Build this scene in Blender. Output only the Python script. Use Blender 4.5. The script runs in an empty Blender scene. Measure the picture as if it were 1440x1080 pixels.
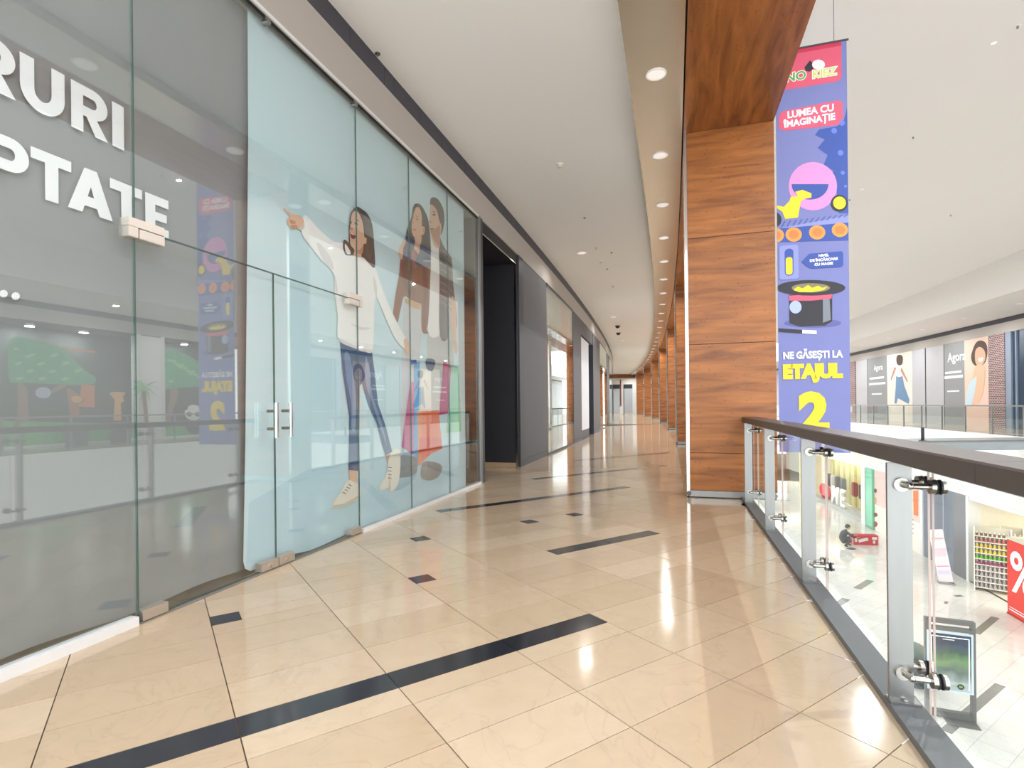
import bpy, bmesh, math, random
from mathutils import Vector, Matrix
random.seed(7)
SC = bpy.context.scene
COL = SC.collection
# ------------------------------------------------------------------ camera, world, exposure
EYE = 1.1855
FPX, PPX, PPY, ROLL = 756.5, 720.3, 570.5, math.radians(-0.6)
cd = bpy.data.cameras.new('camera'); cam = bpy.data.objects.new('camera', cd); COL.objects.link(cam)
cd.sensor_width = 36.0; cd.lens = FPX / 1440 * 36.0
cd.shift_x = (720 - PPX) / 1440; cd.shift_y = (PPY - 540) / 1440
cd.clip_start = 0.02; cd.clip_end = 300
_c, _s = math.cos(ROLL), math.sin(ROLL)
cam.matrix_world = Matrix(((_c, -_s, 0, 0), (0, 0, -1, 0), (_s, _c, 0, EYE), (0, 0, 0, 1)))
SC.camera = cam
wd = bpy.data.worlds.new('world'); SC.world = wd; wd.use_nodes = True
wd.node_tree.nodes['Background'].inputs[0].default_value = (.97, 0.985, 1.0, 1)
wd.node_tree.nodes['Background'].inputs[1].default_value = 2.55
SC.view_settings.view_transform = 'Standard'; SC.view_settings.look = 'None'
SC.view_settings.gamma = 1.0; SC.view_settings.use_curve_mapping = False
SC.view_settings.exposure = 0.52

def area(name, loc, rot, sx, sy, power, col=(.95, .98, 1), shape='RECTANGLE', spread=180):
    l = bpy.data.lights.new(name, 'AREA'); l.shape = shape; l.size = sx
    if shape in ('RECTANGLE', 'ELLIPSE'): l.size_y = sy
    l.energy = power; l.color = col; l.spread = math.radians(spread)
    o = bpy.data.objects.new(name, l); COL.objects.link(o); o.location = loc; o.rotation_euler = rot
    return o

# ------------------------------------------------------------------ the corridor's curved axis: s along the shop wall, o across it
GX, GY, HD = -2.086, 2.98, 16.77
_T = [(0.0, GX, GY, HD)]
while _T[-1][0] < 110:
    s, x, y, h = _T[-1]
    hh = HD if s < 5.64 else max(5.0, HD - .163 * (s - 5.64))
    _T.append((s + .05, x + .05 * math.sin(math.radians(hh)), y + .05 * math.cos(math.radians(hh)), hh))
def path(s):
    if s <= 0:
        h = math.radians(HD); return GX + s * math.sin(h), GY + s * math.cos(h), h
    i = min(int(s / .05), len(_T) - 2); a, b = _T[i], _T[i + 1]; t = (s - a[0]) / .05
    return a[1] + t * (b[1] - a[1]), a[2] + t * (b[2] - a[2]), math.radians(a[3] + t * (b[3] - a[3]))
def W(s, o, z=0.0):
    x, y, h = path(s); return Vector((x + o * math.cos(h), y - o * math.sin(h), z))
def rotz(s): return -path(s)[2]          # local x = across (towards the atrium), local y = along
def inv(X, Y):
    s = (X - GX) * .2885 + (Y - GY) * .9575
    for _ in range(12):
        x, y, h = path(s); s += .8 * ((X - x) * math.sin(h) + (Y - y) * math.cos(h))
    x, y, h = path(s); return s, (X - x) * math.cos(h) - (Y - y) * math.sin(h)
# photo pixel -> direction (X/Y, Z/Y), then onto the flat shop front (plane at offset o from the straight wall)
def ray(px, py):
    dx, dy = px - PPX, py - PPY
    return (_c * dx + _s * dy) / FPX, -(-_s * dx + _c * dy) / FPX
def wall_sz(px, py, o):
    a, b = ray(px, py); h = math.radians(HD); nx, ny = math.cos(h), -math.sin(h)
    Y = (o + GX * nx + GY * ny) / (a * nx + ny); X = a * Y
    return (X - GX) * math.sin(h) + (Y - GY) * math.cos(h), EYE + b * Y

# ------------------------------------------------------------------ object helpers
def tag(o, label=None, cat=None, group=None, kind=None):
    if label: o['label'] = label
    if cat: o['category'] = cat
    if group: o['group'] = group
    if kind: o['kind'] = kind
    return o
def empty(name, loc=(0, 0, 0), rz=0.0, label=None, cat=None, group=None, kind=None, parent=None):
    o = bpy.data.objects.new(name, None); COL.objects.link(o); o.location = loc; o.rotation_euler = (0, 0, rz)
    o.empty_display_size = .1; o.parent = parent
    return tag(o, label, cat, group, kind)
def link(name, me, parent=None, loc=(0, 0, 0), rz=0.0):
    o = bpy.data.objects.new(name, me); COL.objects.link(o); o.parent = parent; o.location = loc; o.rotation_euler = (0, 0, rz)
    return o
def pyd(name, vs, fs, m, parent=None, loc=(0, 0, 0), rz=0.0, smooth=False, mats=None, mi=None):
    me = bpy.data.meshes.new(name); me.from_pydata([tuple(v) for v in vs], [], fs)
    for q in (mats or [m]): me.materials.append(q)
    if mi: me.polygons.foreach_set('material_index', mi)
    if smooth: me.polygons.foreach_set('use_smooth', [True] * len(me.polygons))
    me.update()
    return link(name, me, parent, loc, rz)
class B:
    """collects simple solids, then links them as one mesh"""
    def __init__(s): s.bm = bmesh.new()
    def box(s, x0, x1, y0, y1, z0, z1, bev=0, M=None):
        r = bmesh.ops.create_cube(s.bm, size=1.0); vs = r['verts']
        for v in vs:
            v.co = Vector(((x0 + x1) / 2 + v.co.x * (x1 - x0), (y0 + y1) / 2 + v.co.y * (y1 - y0), (z0 + z1) / 2 + v.co.z * (z1 - z0)))
        if bev:
            es = list({e for v in vs for e in v.link_edges})
            g = bmesh.ops.bevel(s.bm, geom=es, offset=bev, segments=2, affect='EDGES'); vs = list({v for f in g['faces'] for v in f.verts} | {v for v in vs if v.is_valid})
        if M is not None: bmesh.ops.transform(s.bm, matrix=M, verts=vs)
        return s
    def cyl(s, p, q, r, r2=None, n=14):
        p, q = Vector(p), Vector(q); d = q - p
        M = Matrix.Translation((p + q) / 2) @ d.to_track_quat('Z', 'Y').to_matrix().to_4x4()
        bmesh.ops.create_cone(s.bm, cap_ends=True, segments=n, radius1=r, radius2=r if r2 is None else r2, depth=d.length, matrix=M); return s
    def sph(s, c, r, sc=(1, 1, 1), n=12):
        bmesh.ops.create_uvsphere(s.bm, u_segments=n, v_segments=max(6, n // 2 + 2), radius=r, matrix=Matrix.Translation(c) @ Matrix.Diagonal((*sc, 1))); return s
    def build(s, name, m, parent=None, loc=(0, 0, 0), rz=0.0, smooth=False):
        me = bpy.data.meshes.new(name); s.bm.to_mesh(me); s.bm.free(); me.materials.append(m)
        if smooth:
            me.polygons.foreach_set('use_smooth', [True] * len(me.polygons))
            try: me.set_sharp_from_angle(angle=math.radians(35))
            except Exception: pass
        return link(name, me, parent, loc, rz)
def sweep(name, prof, s0, s1, m, parent=None, step=1.0, cap=True, bounds=None):
    """closed profile [(o,z)..] swept along the curved axis"""
    n = max(1, int(math.ceil((s1 - s0) / step))); vs, fs = [], []; k = len(prof)
    for i in range(n + 1):
        s = s0 + (s1 - s0) * i / n
        vs += [W(s, o, z) for o, z in prof]
    for i in range(n):
        for j in range(k):
            a, b = i * k + j, i * k + (j + 1) % k
            fs.append((a, b, b + k, a + k))
    if cap: fs.append(tuple(range(k))[::-1]); fs.append(tuple(n * k + j for j in range(k)))
    o = pyd(name, vs, fs, m, parent)
    bm = bmesh.new(); bm.from_mesh(o.data); bmesh.ops.recalc_face_normals(bm, faces=bm.faces); bm.to_mesh(o.data); bm.free()
    return o
def rect(o0, o1, z0, z1): return [(o0, z0), (o1, z0), (o1, z1), (o0, z1)]
def pbox(name, s0, s1, o0, o1, z0, z1, m, parent=None, step=1.0): return sweep(name, rect(o0, o1, z0, z1), s0, s1, m, parent, step)

# ------------------------------------------------------------------ materials
def lin(c): return tuple(((v / 255) / 12.92 if v / 255 <= .04045 else ((v / 255 + .055) / 1.055) ** 2.4) for v in c)
def mat(name, c, rough=.5, metal=0.0, spec=.5, var=.05, scale=6.0, bump=0.0, bscale=60.0, emit=0.0, stretch=(1, 1, 1), coat=0.0, ecol=None):
    m = bpy.data.materials.new(name); m.use_nodes = True; nt = m.node_tree; p = nt.nodes['Principled BSDF']
    c = lin(c)
    tc = nt.nodes.new('ShaderNodeTexCoord'); mp = nt.nodes.new('ShaderNodeMapping'); mp.inputs['Scale'].default_value = stretch
    nt.links.new(tc.outputs['Object'], mp.inputs[0])
    no = nt.nodes.new('ShaderNodeTexNoise'); no.inputs['Scale'].default_value = scale; no.inputs['Detail'].default_value = 4
    nt.links.new(mp.outputs[0], no.inputs['Vector'])
    cr = nt.nodes.new('ShaderNodeMapRange'); cr.inputs[3].default_value = 1 - var; cr.inputs[4].default_value = 1 + var
    nt.links.new(no.outputs[0], cr.inputs[0])
    mx = nt.nodes.new('ShaderNodeVectorMath'); mx.operation = 'SCALE'; mx.inputs[0].default_value = c
    nt.links.new(cr.outputs[0], mx.inputs['Scale']); nt.links.new(mx.outputs[0], p.inputs['Base Color'])
    p.inputs['Roughness'].default_value = rough; p.inputs['Metallic'].default_value = metal
    p.inputs['Specular IOR Level'].default_value = spec; p.inputs['Coat Weight'].default_value = coat
    if bump:
        n2 = nt.nodes.new('ShaderNodeTexNoise'); n2.inputs['Scale'].default_value = bscale; nt.links.new(mp.outputs[0], n2.inputs['Vector'])
        bp = nt.nodes.new('ShaderNodeBump'); bp.inputs['Strength'].default_value = bump; bp.inputs['Distance'].default_value = .01
        nt.links.new(n2.outputs[0], bp.inputs['Height']); nt.links.new(bp.outputs[0], p.inputs['Normal'])
    if emit:
        p.inputs['Emission Color'].default_value = (*(lin(ecol) if ecol else c), 1); p.inputs['Emission Strength'].default_value = emit
    return m
def tile_mat(name, c1, c2, rough=.12):
    m = bpy.data.materials.new(name); m.use_nodes = True; nt = m.node_tree; p = nt.nodes['Principled BSDF']; N = nt.nodes.new; L = nt.links.new
    ge = N('ShaderNodeNewGeometry'); oi = N('ShaderNodeObjectInfo')
    ad = N('ShaderNodeMath'); ad.operation = 'ADD'; L(ge.outputs['Random Per Island'], ad.inputs[0]); L(oi.outputs['Random'], ad.inputs[1])
    fr = N('ShaderNodeMath'); fr.operation = 'FRACT'; L(ad.outputs[0], fr.inputs[0])
    mx = N('ShaderNodeMix'); mx.data_type = 'RGBA'; mx.inputs[6].default_value = (*lin(c1), 1); mx.inputs[7].default_value = (*lin(c2), 1); L(fr.outputs[0], mx.inputs[0])
    n1 = N('ShaderNodeTexNoise'); n1.inputs['Scale'].default_value = 9; n1.inputs['Detail'].default_value = 8; n1.inputs['Roughness'].default_value = .65; L(ge.outputs['Position'], n1.inputs['Vector'])
    wv = N('ShaderNodeTexNoise'); wv.inputs['Scale'].default_value = 2.3; wv.inputs['Detail'].default_value = 6; wv.inputs['Distortion'].default_value = 1.6; L(ge.outputs['Position'], wv.inputs['Vector'])
    vn = N('ShaderNodeMapRange'); vn.inputs[1].default_value = .485; vn.inputs[2].default_value = .5; vn.inputs[3].default_value = 0; vn.inputs[4].default_value = 1; L(wv.outputs[0], vn.inputs[0])
    pk = N('ShaderNodeMapRange'); pk.inputs[1].default_value = .5; pk.inputs[2].default_value = .515; pk.inputs[3].default_value = 1; pk.inputs[4].default_value = 0; L(wv.outputs[0], pk.inputs[0])
    ve = N('ShaderNodeMath'); ve.operation = 'MULTIPLY'; L(vn.outputs[0], ve.inputs[0]); L(pk.outputs[0], ve.inputs[1])
    mr = N('ShaderNodeMapRange'); mr.inputs[3].default_value = .9; mr.inputs[4].default_value = 1.08; L(n1.outputs[0], mr.inputs[0])
    vs = N('ShaderNodeMath'); vs.operation = 'MULTIPLY_ADD'; vs.inputs[1].default_value = -.07; L(ve.outputs[0], vs.inputs[0]); L(mr.outputs[0], vs.inputs[2])
    sc = N('ShaderNodeVectorMath'); sc.operation = 'SCALE'; L(mx.outputs[2], sc.inputs[0]); L(vs.outputs[0], sc.inputs['Scale']); L(sc.outputs[0], p.inputs['Base Color'])
    p.inputs['Roughness'].default_value = rough; p.inputs['Specular IOR Level'].default_value = .55
    b = N('ShaderNodeTexNoise'); b.inputs['Scale'].default_value = 5; b.inputs['Detail'].default_value = 1; L(ge.outputs['Position'], b.inputs['Vector'])
    bp = N('ShaderNodeBump'); bp.inputs['Strength'].default_value = .035; bp.inputs['Distance'].default_value = .02; L(b.outputs[0], bp.inputs['Height']); L(bp.outputs[0], p.inputs['Normal'])
    return m
def wood_mat(name, axis, base=(172, 108, 54), dark=(120, 71, 35)):
    m = bpy.data.materials.new(name); m.use_nodes = True; nt = m.node_tree; p = nt.nodes['Principled BSDF']; N = nt.nodes.new; L = nt.links.new
    tc = N('ShaderNodeTexCoord'); oi = N('ShaderNodeObjectInfo')
    of = N('ShaderNodeVectorMath'); of.operation = 'MULTIPLY_ADD'; of.inputs[1].default_value = (1, 1, 1)
    cb = N('ShaderNodeVectorMath'); cb.operation = 'SCALE'; cb.inputs[0].default_value = (7.1, 3.3, 5.7); L(oi.outputs['Random'], cb.inputs['Scale'])
    L(tc.outputs['Object'], of.inputs[0]); L(cb.outputs[0], of.inputs[2])
    mp = N('ShaderNodeMapping'); sc = [7, 7, 7]; sc[axis] = .8; mp.inputs['Scale'].default_value = sc; L(of.outputs[0], mp.inputs[0])
    n1 = N('ShaderNodeTexNoise'); n1.inputs['Scale'].default_value = 1.6; n1.inputs['Detail'].default_value = 5; n1.inputs['Distortion'].default_value = .7; L(mp.outputs[0], n1.inputs['Vector'])
    mp2 = N('ShaderNodeMapping'); sc2 = [60, 60, 60]; sc2[axis] = 2.0; mp2.inputs['Scale'].default_value = sc2; L(of.outputs[0], mp2.inputs[0])
    n2 = N('ShaderNodeTexNoise'); n2.inputs['Scale'].default_value = 1.5; n2.inputs['Detail'].default_value = 3; L(mp2.outputs[0], n2.inputs['Vector'])
    vo = N('ShaderNodeTexVoronoi'); mp3 = N('ShaderNodeMapping'); sc3 = [3.6, 3.6, 3.6]; sc3[axis] = 2.4; mp3.inputs['Scale'].default_value = sc3; L(of.outputs[0], mp3.inputs[0]); L(mp3.outputs[0], vo.inputs['Vector'])
    kn = N('ShaderNodeMapRange'); kn.inputs[1].default_value = .04; kn.inputs[2].default_value = .2; kn.inputs[3].default_value = .5; kn.inputs[4].default_value = 0; L(vo.outputs['Distance'], kn.inputs[0])
    r = N('ShaderNodeValToRGB'); r.color_ramp.elements[0].position = .3; r.color_ramp.elements[0].color = (*lin(dark), 1); r.color_ramp.elements[1].position = .68; r.color_ramp.elements[1].color = (*lin(base), 1)
    e = r.color_ramp.elements.new(.5); e.color = (*lin([(a * .62 + b * .38) for a, b in zip(base, dark)]), 1); L(n1.outputs[0], r.inputs[0])
    mr = N('ShaderNodeMapRange'); mr.inputs[3].default_value = .8; mr.inputs[4].default_value = 1.18; L(n2.outputs[0], mr.inputs[0])
    s1 = N('ShaderNodeVectorMath'); s1.operation = 'SCALE'; L(r.outputs[0], s1.inputs[0]); L(mr.outputs[0], s1.inputs['Scale'])
    mk = N('ShaderNodeMix'); mk.data_type = 'RGBA'; mk.inputs[7].default_value = (*lin((62, 34, 20)), 1); L(kn.outputs[0], mk.inputs[0]); L(s1.outputs[0], mk.inputs[6]); L(mk.outputs[2], p.inputs['Base Color'])
    p.inputs['Roughness'].default_value = .38; p.inputs['Specular IOR Level'].default_value = .4
    return m
def glass_mat(name, tint=(.985, .995, .993), f0=.055, boost=1.0, rough=0.0):
    m = bpy.data.materials.new(name); m.use_nodes = True; nt = m.node_tree; nt.nodes.clear(); N = nt.nodes.new; L = nt.links.new
    out = N('ShaderNodeOutputMaterial'); mx = N('ShaderNodeMixShader'); tr = N('ShaderNodeBsdfTransparent'); gl = N('ShaderNodeBsdfGlossy')
    tr.inputs[0].default_value = (*tint, 1); gl.inputs['Roughness'].default_value = rough; gl.inputs[0].default_value = (.95, 1, .98, 1)
    lw = N('ShaderNodeLayerWeight'); lw.inputs[0].default_value = .5
    pw = N('ShaderNodeMath'); pw.operation = 'POWER'; pw.inputs[1].default_value = 5; L(lw.outputs['Facing'], pw.inputs[0])
    ma = N('ShaderNodeMath'); ma.operation = 'MULTIPLY_ADD'; ma.inputs[1].default_value = (1 - f0) * boost; ma.inputs[2].default_value = f0; ma.use_clamp = True; L(pw.outputs[0], ma.inputs[0])
    L(ma.outputs[0], mx.inputs[0]); L(tr.outputs[0], mx.inputs[1]); L(gl.outputs[0], mx.inputs[2]); L(mx.outputs[0], out.inputs[0])
    return m
M = {}
M['tile'] = tile_mat('beige_marble', (181, 159, 132), (194, 173, 148), .1)
M['tile_dark'] = tile_mat('black_granite', (38, 39, 44), (52, 53, 58), .12)
M['grout'] = mat('grout', (88, 74, 58), .8)
M['floor_far'] = tile_mat('beige_marble_far', (184, 165, 137), (190, 172, 145), .1)
M['low_tile'] = tile_mat('cream_marble', (222, 219, 213), (230, 228, 223), .1)
M['low_dark'] = tile_mat('grey_granite', (110, 108, 106), (128, 126, 122), .15)
M['ceil'] = mat('ceiling_plaster', (238, 237, 235), .75, var=.02, scale=.7, bump=.04, bscale=8)
M['white'] = mat('white_plaster', (236, 235, 232), .6, var=.02)
M['white_gloss'] = mat('white_lacquer', (238, 238, 238), .3, var=.02)
M['fascia'] = mat('taupe_plaster', (180, 173, 167), .6, var=.03, scale=2)
M['dark_trim'] = mat('slate_panel', (62, 62, 72), .5, var=.35, scale=14, stretch=(3, 3, 40))
M['bronze'] = mat('brushed_bronze_steel', (200, 199, 194), .24, metal=1.0, var=.06, scale=3, bump=.03, bscale=40, stretch=(1, 1, 1))
M['steel'] = mat('brushed_steel', (150, 150, 149), .36, metal=1.0, var=.1, scale=30, stretch=(1, 1, .1))
M['chrome'] = mat('polished_steel', (215, 212, 208), .12, metal=1.0, var=.04)
M['alu'] = mat('white_aluminium', (228, 228, 228), .35, metal=0.2, var=.03)
M['wood_x'] = wood_mat('cherry_laminate_across', 0)
M['wood_y'] = wood_mat('cherry_laminate_along', 1)
M['black'] = mat('black_panel', (36, 36, 42), .6, var=.1)
M['void'] = mat('shadow_gap', (24, 22, 20), .9)
M['slate'] = mat('charcoal_frame', (62, 66, 74), .4, metal=.3, var=.05)
M['grey_panel'] = mat('grey_hoarding', (96, 96, 100), .6, var=.06, scale=3, bump=.05, bscale=90)
M['grey_cloth'] = mat('grey_mesh_banner', (136, 138, 140), .85, var=.06, scale=1.5, bump=.25, bscale=7)
M['blue_cloth'] = mat('pale_blue_banner', (198, 222, 229), .75, var=.03, scale=1.2, bump=.1, bscale=5)
M['sill'] = mat('dark_grey_stone', (96, 98, 100), .45, var=.12, scale=150)
M['rail_top'] = mat('dark_brown_handrail', (74, 66, 62), .42, var=.06, scale=8, stretch=(1, 1, 1))
M['rubber'] = mat('black_rubber', (30, 30, 30), .7)
M['glass'] = glass_mat('storefront_glass', f0=.1, boost=1.2)
M['rail_glass'] = glass_mat('rail_glass', (.95, .975, .97), f0=.018, boost=.5)
M['glass_edge'] = mat('glass_edge_green', (70, 96, 90), .2)
M['lamp'] = mat('lamp_diffuser', (245, 238, 232), .4, emit=.35)
M['print_white'] = mat('white_print', (236, 238, 240), .7, var=.01)
def P(name, c, r=.7, var=.04):
    if name not in M: M[name] = mat(name, c, r, var=var, scale=5)
    return M[name]
# ================================================================== THE SETTING
ZC, ZS, ZF = 4.74, 4.62, 4.10      # corridor ceiling, metal strip / wood soffit, shop-front head
S0, S1 = -3.0, 72.0
SC0 = -.6                         # ceilings cut off here so sky light from behind brightens the gallery
ZA = 5.97                          # atrium ceiling
ZL = -5.5                          # lower floor
# ---- upper floor: grout bed + marble tiles one by one
floor = sweep('floor', rect(-.75, 3.64, -.35, -.004), S0, 31.0, M['grout'], step=.8); tag(floor, 'polished beige marble floor of the upper gallery with dark inlaid bands', 'floor', kind='structure')
pbox('far_floor_field', 31.0, S1, -.75, 3.64, -.35, 0.0, M['floor_far'], floor)
TH = math.radians(56.459); U0 = .2445; V0 = -2.0133
A_ = Vector((math.sin(TH), math.cos(TH))); B_ = Vector((math.cos(TH), -math.sin(TH)))
def clip(poly, q, n):   # keep side where (p-q).n <= 0
    out = []
    for i in range(len(poly)):
        a, b = poly[i], poly[(i + 1) % len(poly)]; da, db = (a - q).dot(n), (b - q).dot(n)
        if da <= 0: out.append(a)
        if (da < 0 < db) or (db < 0 < da): out.append(a + (b - a) * (da / (da - db)))
    return out
def dark_half(i, j):
    # returns (which part of the cell is black as list of (u0,u1,v0,v1)) in cell units
    if j == -1 and -9 <= i < 3: return (0, 1, 0, .5)
    if j == -5 and i in (0, 2): return (0, .25, 0, .5)
    if j == -5 and 4 <= i < 6: return (0, 1, 0, .5)
    if j == -9 and i in (2, 4, 5): return (.75, 1, .5, 1)
    if j == -12 and 4 <= i < 9: return (0, 1, 0, .5)
    if j == -17 and 8 <= i < 12: return (0, 1, 0, .5)
    if j == -17 and i == 13: return (0, .25, 0, .5)
    if j == -23 and 12 <= i < 17: return (0, 1, 0, .5)
    return None
tiles = []
for i in range(-12, 46):
    for j in range(-66, 16):
        c = A_ * (U0 + (i + .5) * .6) + B_ * (V0 + (j + .5) * .3)
        s, o = inv(c.x, c.y)
        if not (-4 < s < 30.6 and -1.2 < o < 4.1): continue
        cells = []
        d = dark_half(i, j)
        if d is None: cells = [(0, 1, 0, 1, 0)]
        else:
            u0, u1, v0, v1 = d; cells = [(u0, u1, v0, v1, 1)]
            if v0 > 0: cells.append((0, 1, 0, v0, 0))
            if v1 < 1: cells.append((0, 1, v1, 1, 0))
            if u0 > 0: cells.append((0, u0, v0, v1, 0))
            if u1 < 1: cells.append((u1, 1, v0, v1, 0))
        for (u0, u1, v0, v1, dk) in cells:
            g = .0024
            ua, ub = U0 + (i + u0) * .6 + (g if u0 == 0 else .0004), U0 + (i + u1) * .6 - (g if u1 == 1 else .0004)
            va, vb = V0 + (j + v0) * .3 + g * .8, V0 + (j + v1) * .3 - g * .8
            poly = [A_ * ua + B_ * va, A_ * ub + B_ * va, A_ * ub + B_ * vb, A_ * ua + B_ * vb]
            w0 = W(s, -.72 if 5.64 < s < 7.75 else .0); w1 = W(s, 3.635); h = path(s)[2]; n = Vector((math.cos(h), -math.sin(h)))
            poly = clip(poly, w1.xy, n); poly = clip(poly, w0.xy, -n)
            if len(poly) < 3: continue
            ar = abs(sum(poly[k].x * poly[(k + 1) % len(poly)].y - poly[(k + 1) % len(poly)].x * poly[k].y for k in range(len(poly)))) / 2
            if ar < .0008: continue
            cc = sum(poly, Vector((0, 0))) / len(poly)
            vis = ar / max(1.0, cc.y) ** 3 if cc.y > .8 and abs(cc.x / cc.y) < 1.1 else ar * 1e-6
            tiles.append((vis, poly, cc, dk))
tiles.sort(key=lambda t: -t[0])
def tile_geo(poly, cc):
    k = len(poly); vs = [(p.x - cc.x, p.y - cc.y, 0) for p in poly] + [(p.x - cc.x, p.y - cc.y, -.004) for p in poly]
    fs = [tuple(range(k))] + [(a, a + k, (a + 1) % k + k, (a + 1) % k) for a in range(k)]
    return vs, fs
shared = {}
def up(vs, fs):
    a, b, c = (Vector(vs[fs[0][q]]) for q in range(3)); 
    return fs if (b - a).cross(c - a).z > 0 else [f[::-1] for f in fs]
for t, (vis, poly, cc, dk) in enumerate(tiles[:300]):
    vs, fs = tile_geo(poly, cc); fs = up(vs, fs); key = (dk, tuple((round(v[0], 3), round(v[1], 3)) for v in vs))
    dz = random.uniform(0, .0004)
    if key in shared: o = link('floor_tile', shared[key], floor, (cc.x, cc.y, dz))
    else:
        o = pyd('floor_tile', vs, fs, M['tile_dark' if dk else 'tile'], floor, (cc.x, cc.y, dz)); shared[key] = o.data
vs, fs, mi = [], [], []
for vis, poly, cc, dk in tiles[300:]:
    a, b = tile_geo(poly, Vector((0, 0))); b = up(a, b); n0 = len(vs); vs += a; fs += [tuple(q + n0 for q in f) for f in b]; mi += [dk] * len(b)
o = pyd('floor_tile_field', vs, fs, None, floor, mats=[M['tile'], M['tile_dark']], mi=mi); o['kind'] = 'stuff'
# ---- ceilings
ceil = pbox('ceiling', SC0, S1, -.3, 2.5, ZC, ZC + .15, M['ceil'], step=.8); tag(ceil, 'pale plaster ceiling over the upper gallery', 'ceiling', kind='structure')
st = pbox('metal_soffit', SC0, S1, 2.43, 2.985, ZS, ZS + .11, M['bronze'], ceil, step=.6)
pbox('shadow_gap', SC0, S1, 2.985, 3.0, ZS + .03, ZS + .11, M['void'], ceil, step=.8)
tag(st, 'shiny brushed metal strip along the ceiling edge')
ac = sweep('ceiling', [(4.06, ZA), (13.95, ZA), (13.95, ZA + .2), (4.06, ZA + .2)], -.5, 44.0, M['ceil'], step=1.5); tag(ac, 'high pale ceiling over the open atrium', 'ceiling', kind='structure')  # cut short at both ends so sky light brightens the atrium
# wood soffit: boards along the gallery edge
soff = pbox('trim_1', SC0, S1, 3.0, 4.03, ZS + .03, ZS + .2, M['void'], step=1.2); tag(soff, 'cherry wood soffit boards along the gallery edge overhead', 'soffit', kind='structure')
s = 4.94 - 9.2
while s < 62:
    L_ = 3.06
    for q in range(3):
        a = s + q * 9.2 / 3 + .003; b = s + (q + 1) * 9.2 / 3 - .003; mid = (a + b) / 2; base = W(mid, 3.525, ZS)
        if b > SC0:
            x, y, h = path(mid); R = Matrix.Rotation(h, 3, 'Z')
            cs = [R @ (W(e, o, ZS) - base) for e, o in ((a, 3.003), (a, 4.05), (b, 4.05), (b, 3.003))]
            vs = [(v.x, v.y, 0) for v in cs] + [(v.x, v.y, .03) for v in cs]
            pyd('wood_board', vs, [(0, 3, 2, 1), (4, 5, 6, 7), (0, 1, 5, 4), (1, 2, 6, 5), (2, 3, 7, 6), (3, 0, 4, 7)], M['wood_y'], soff, base, -h)
    s += 9.2
t2 = tag(sweep('trim_2', rect(4.03, 4.05, ZS + .03, ZA), SC0, S1, M['white'], step=1.0), 'white plaster edge beside the wood soffit, rising to the atrium ceiling', 'trim', kind='structure')
sweep('ceiling_border', rect(4.05, 4.56, ZA - .03, ZA), SC0, 44.0, M['white'], t2, step=1.0)
# ---- shop wall on the left: head fascia, slate strip, solid backing
for a_, b_ in ((S0, 5.64), (5.64, 22.0), (22.0, S1)):
    tag(pbox('wall_left', a_, b_, -.3, 0.0, ZF, 4.535, M['fascia'], step=.8), 'taupe plaster band above the shop fronts', 'wall', kind='structure')
    tag(pbox('wall_left', a_, b_, -.9, -.79, -.1, ZC, M['grey_panel'], step=.8), 'plain grey wall behind the shop fronts', 'wall', kind='structure')
t3 = pbox('trim_3', S0, S1, -.3, -.012, 4.535, ZC, M['void'], step=.8); tag(t3, 'dark slate ventilation panels under the ceiling edge', 'trim', kind='structure')
s = -2.0; k = 0
while s < 40:
    L_ = (.62, .2, .62, .62)[k % 4]; k += 1
    pbox('slate_panel', s + .004, s + L_ - .004, -.012, .0, 4.54, ZC, M['dark_trim'], t3, step=.4); s += L_
pbox('slate_panel', s, S1, -.012, 0, 4.54, ZC, M['dark_trim'], t3)
# ---- far end of the gallery
SE = 62.0
we = empty('wall_end', W(SE, 0), rotz(SE), 'white end wall of the gallery with two dark glazed doorways', 'wall', kind='structure')
B().box(-.6, 4.2, .0, .15, 0, ZC).build('plaster', M['white'], we)
B().box(-.6, 3.05, -.12, 0, ZC - .45, ZC).build('wood_lintel', M['wood_x'], we)
for x0, x1 in ((.5, 1.25), (1.75, 2.7)):
    B().box(x0, x1, -.03, 0, 0.15, 3.55).build('door_glass', P('pale_glass', (196, 204, 210), .1), we)
    B().box(x0, x1, -.05, -.03, 3.05, 3.55).build('door_head', M['slate'], we)
    B().box(x0 - .06, x0, -.06, 0, 0, 3.55).build('door_jamb', M['slate'], we)
B().box(1.3, 1.42, -.1, 0, 1.0, 4.1).build('pipe', P('rust_red', (120, 62, 50)), we)
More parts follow.
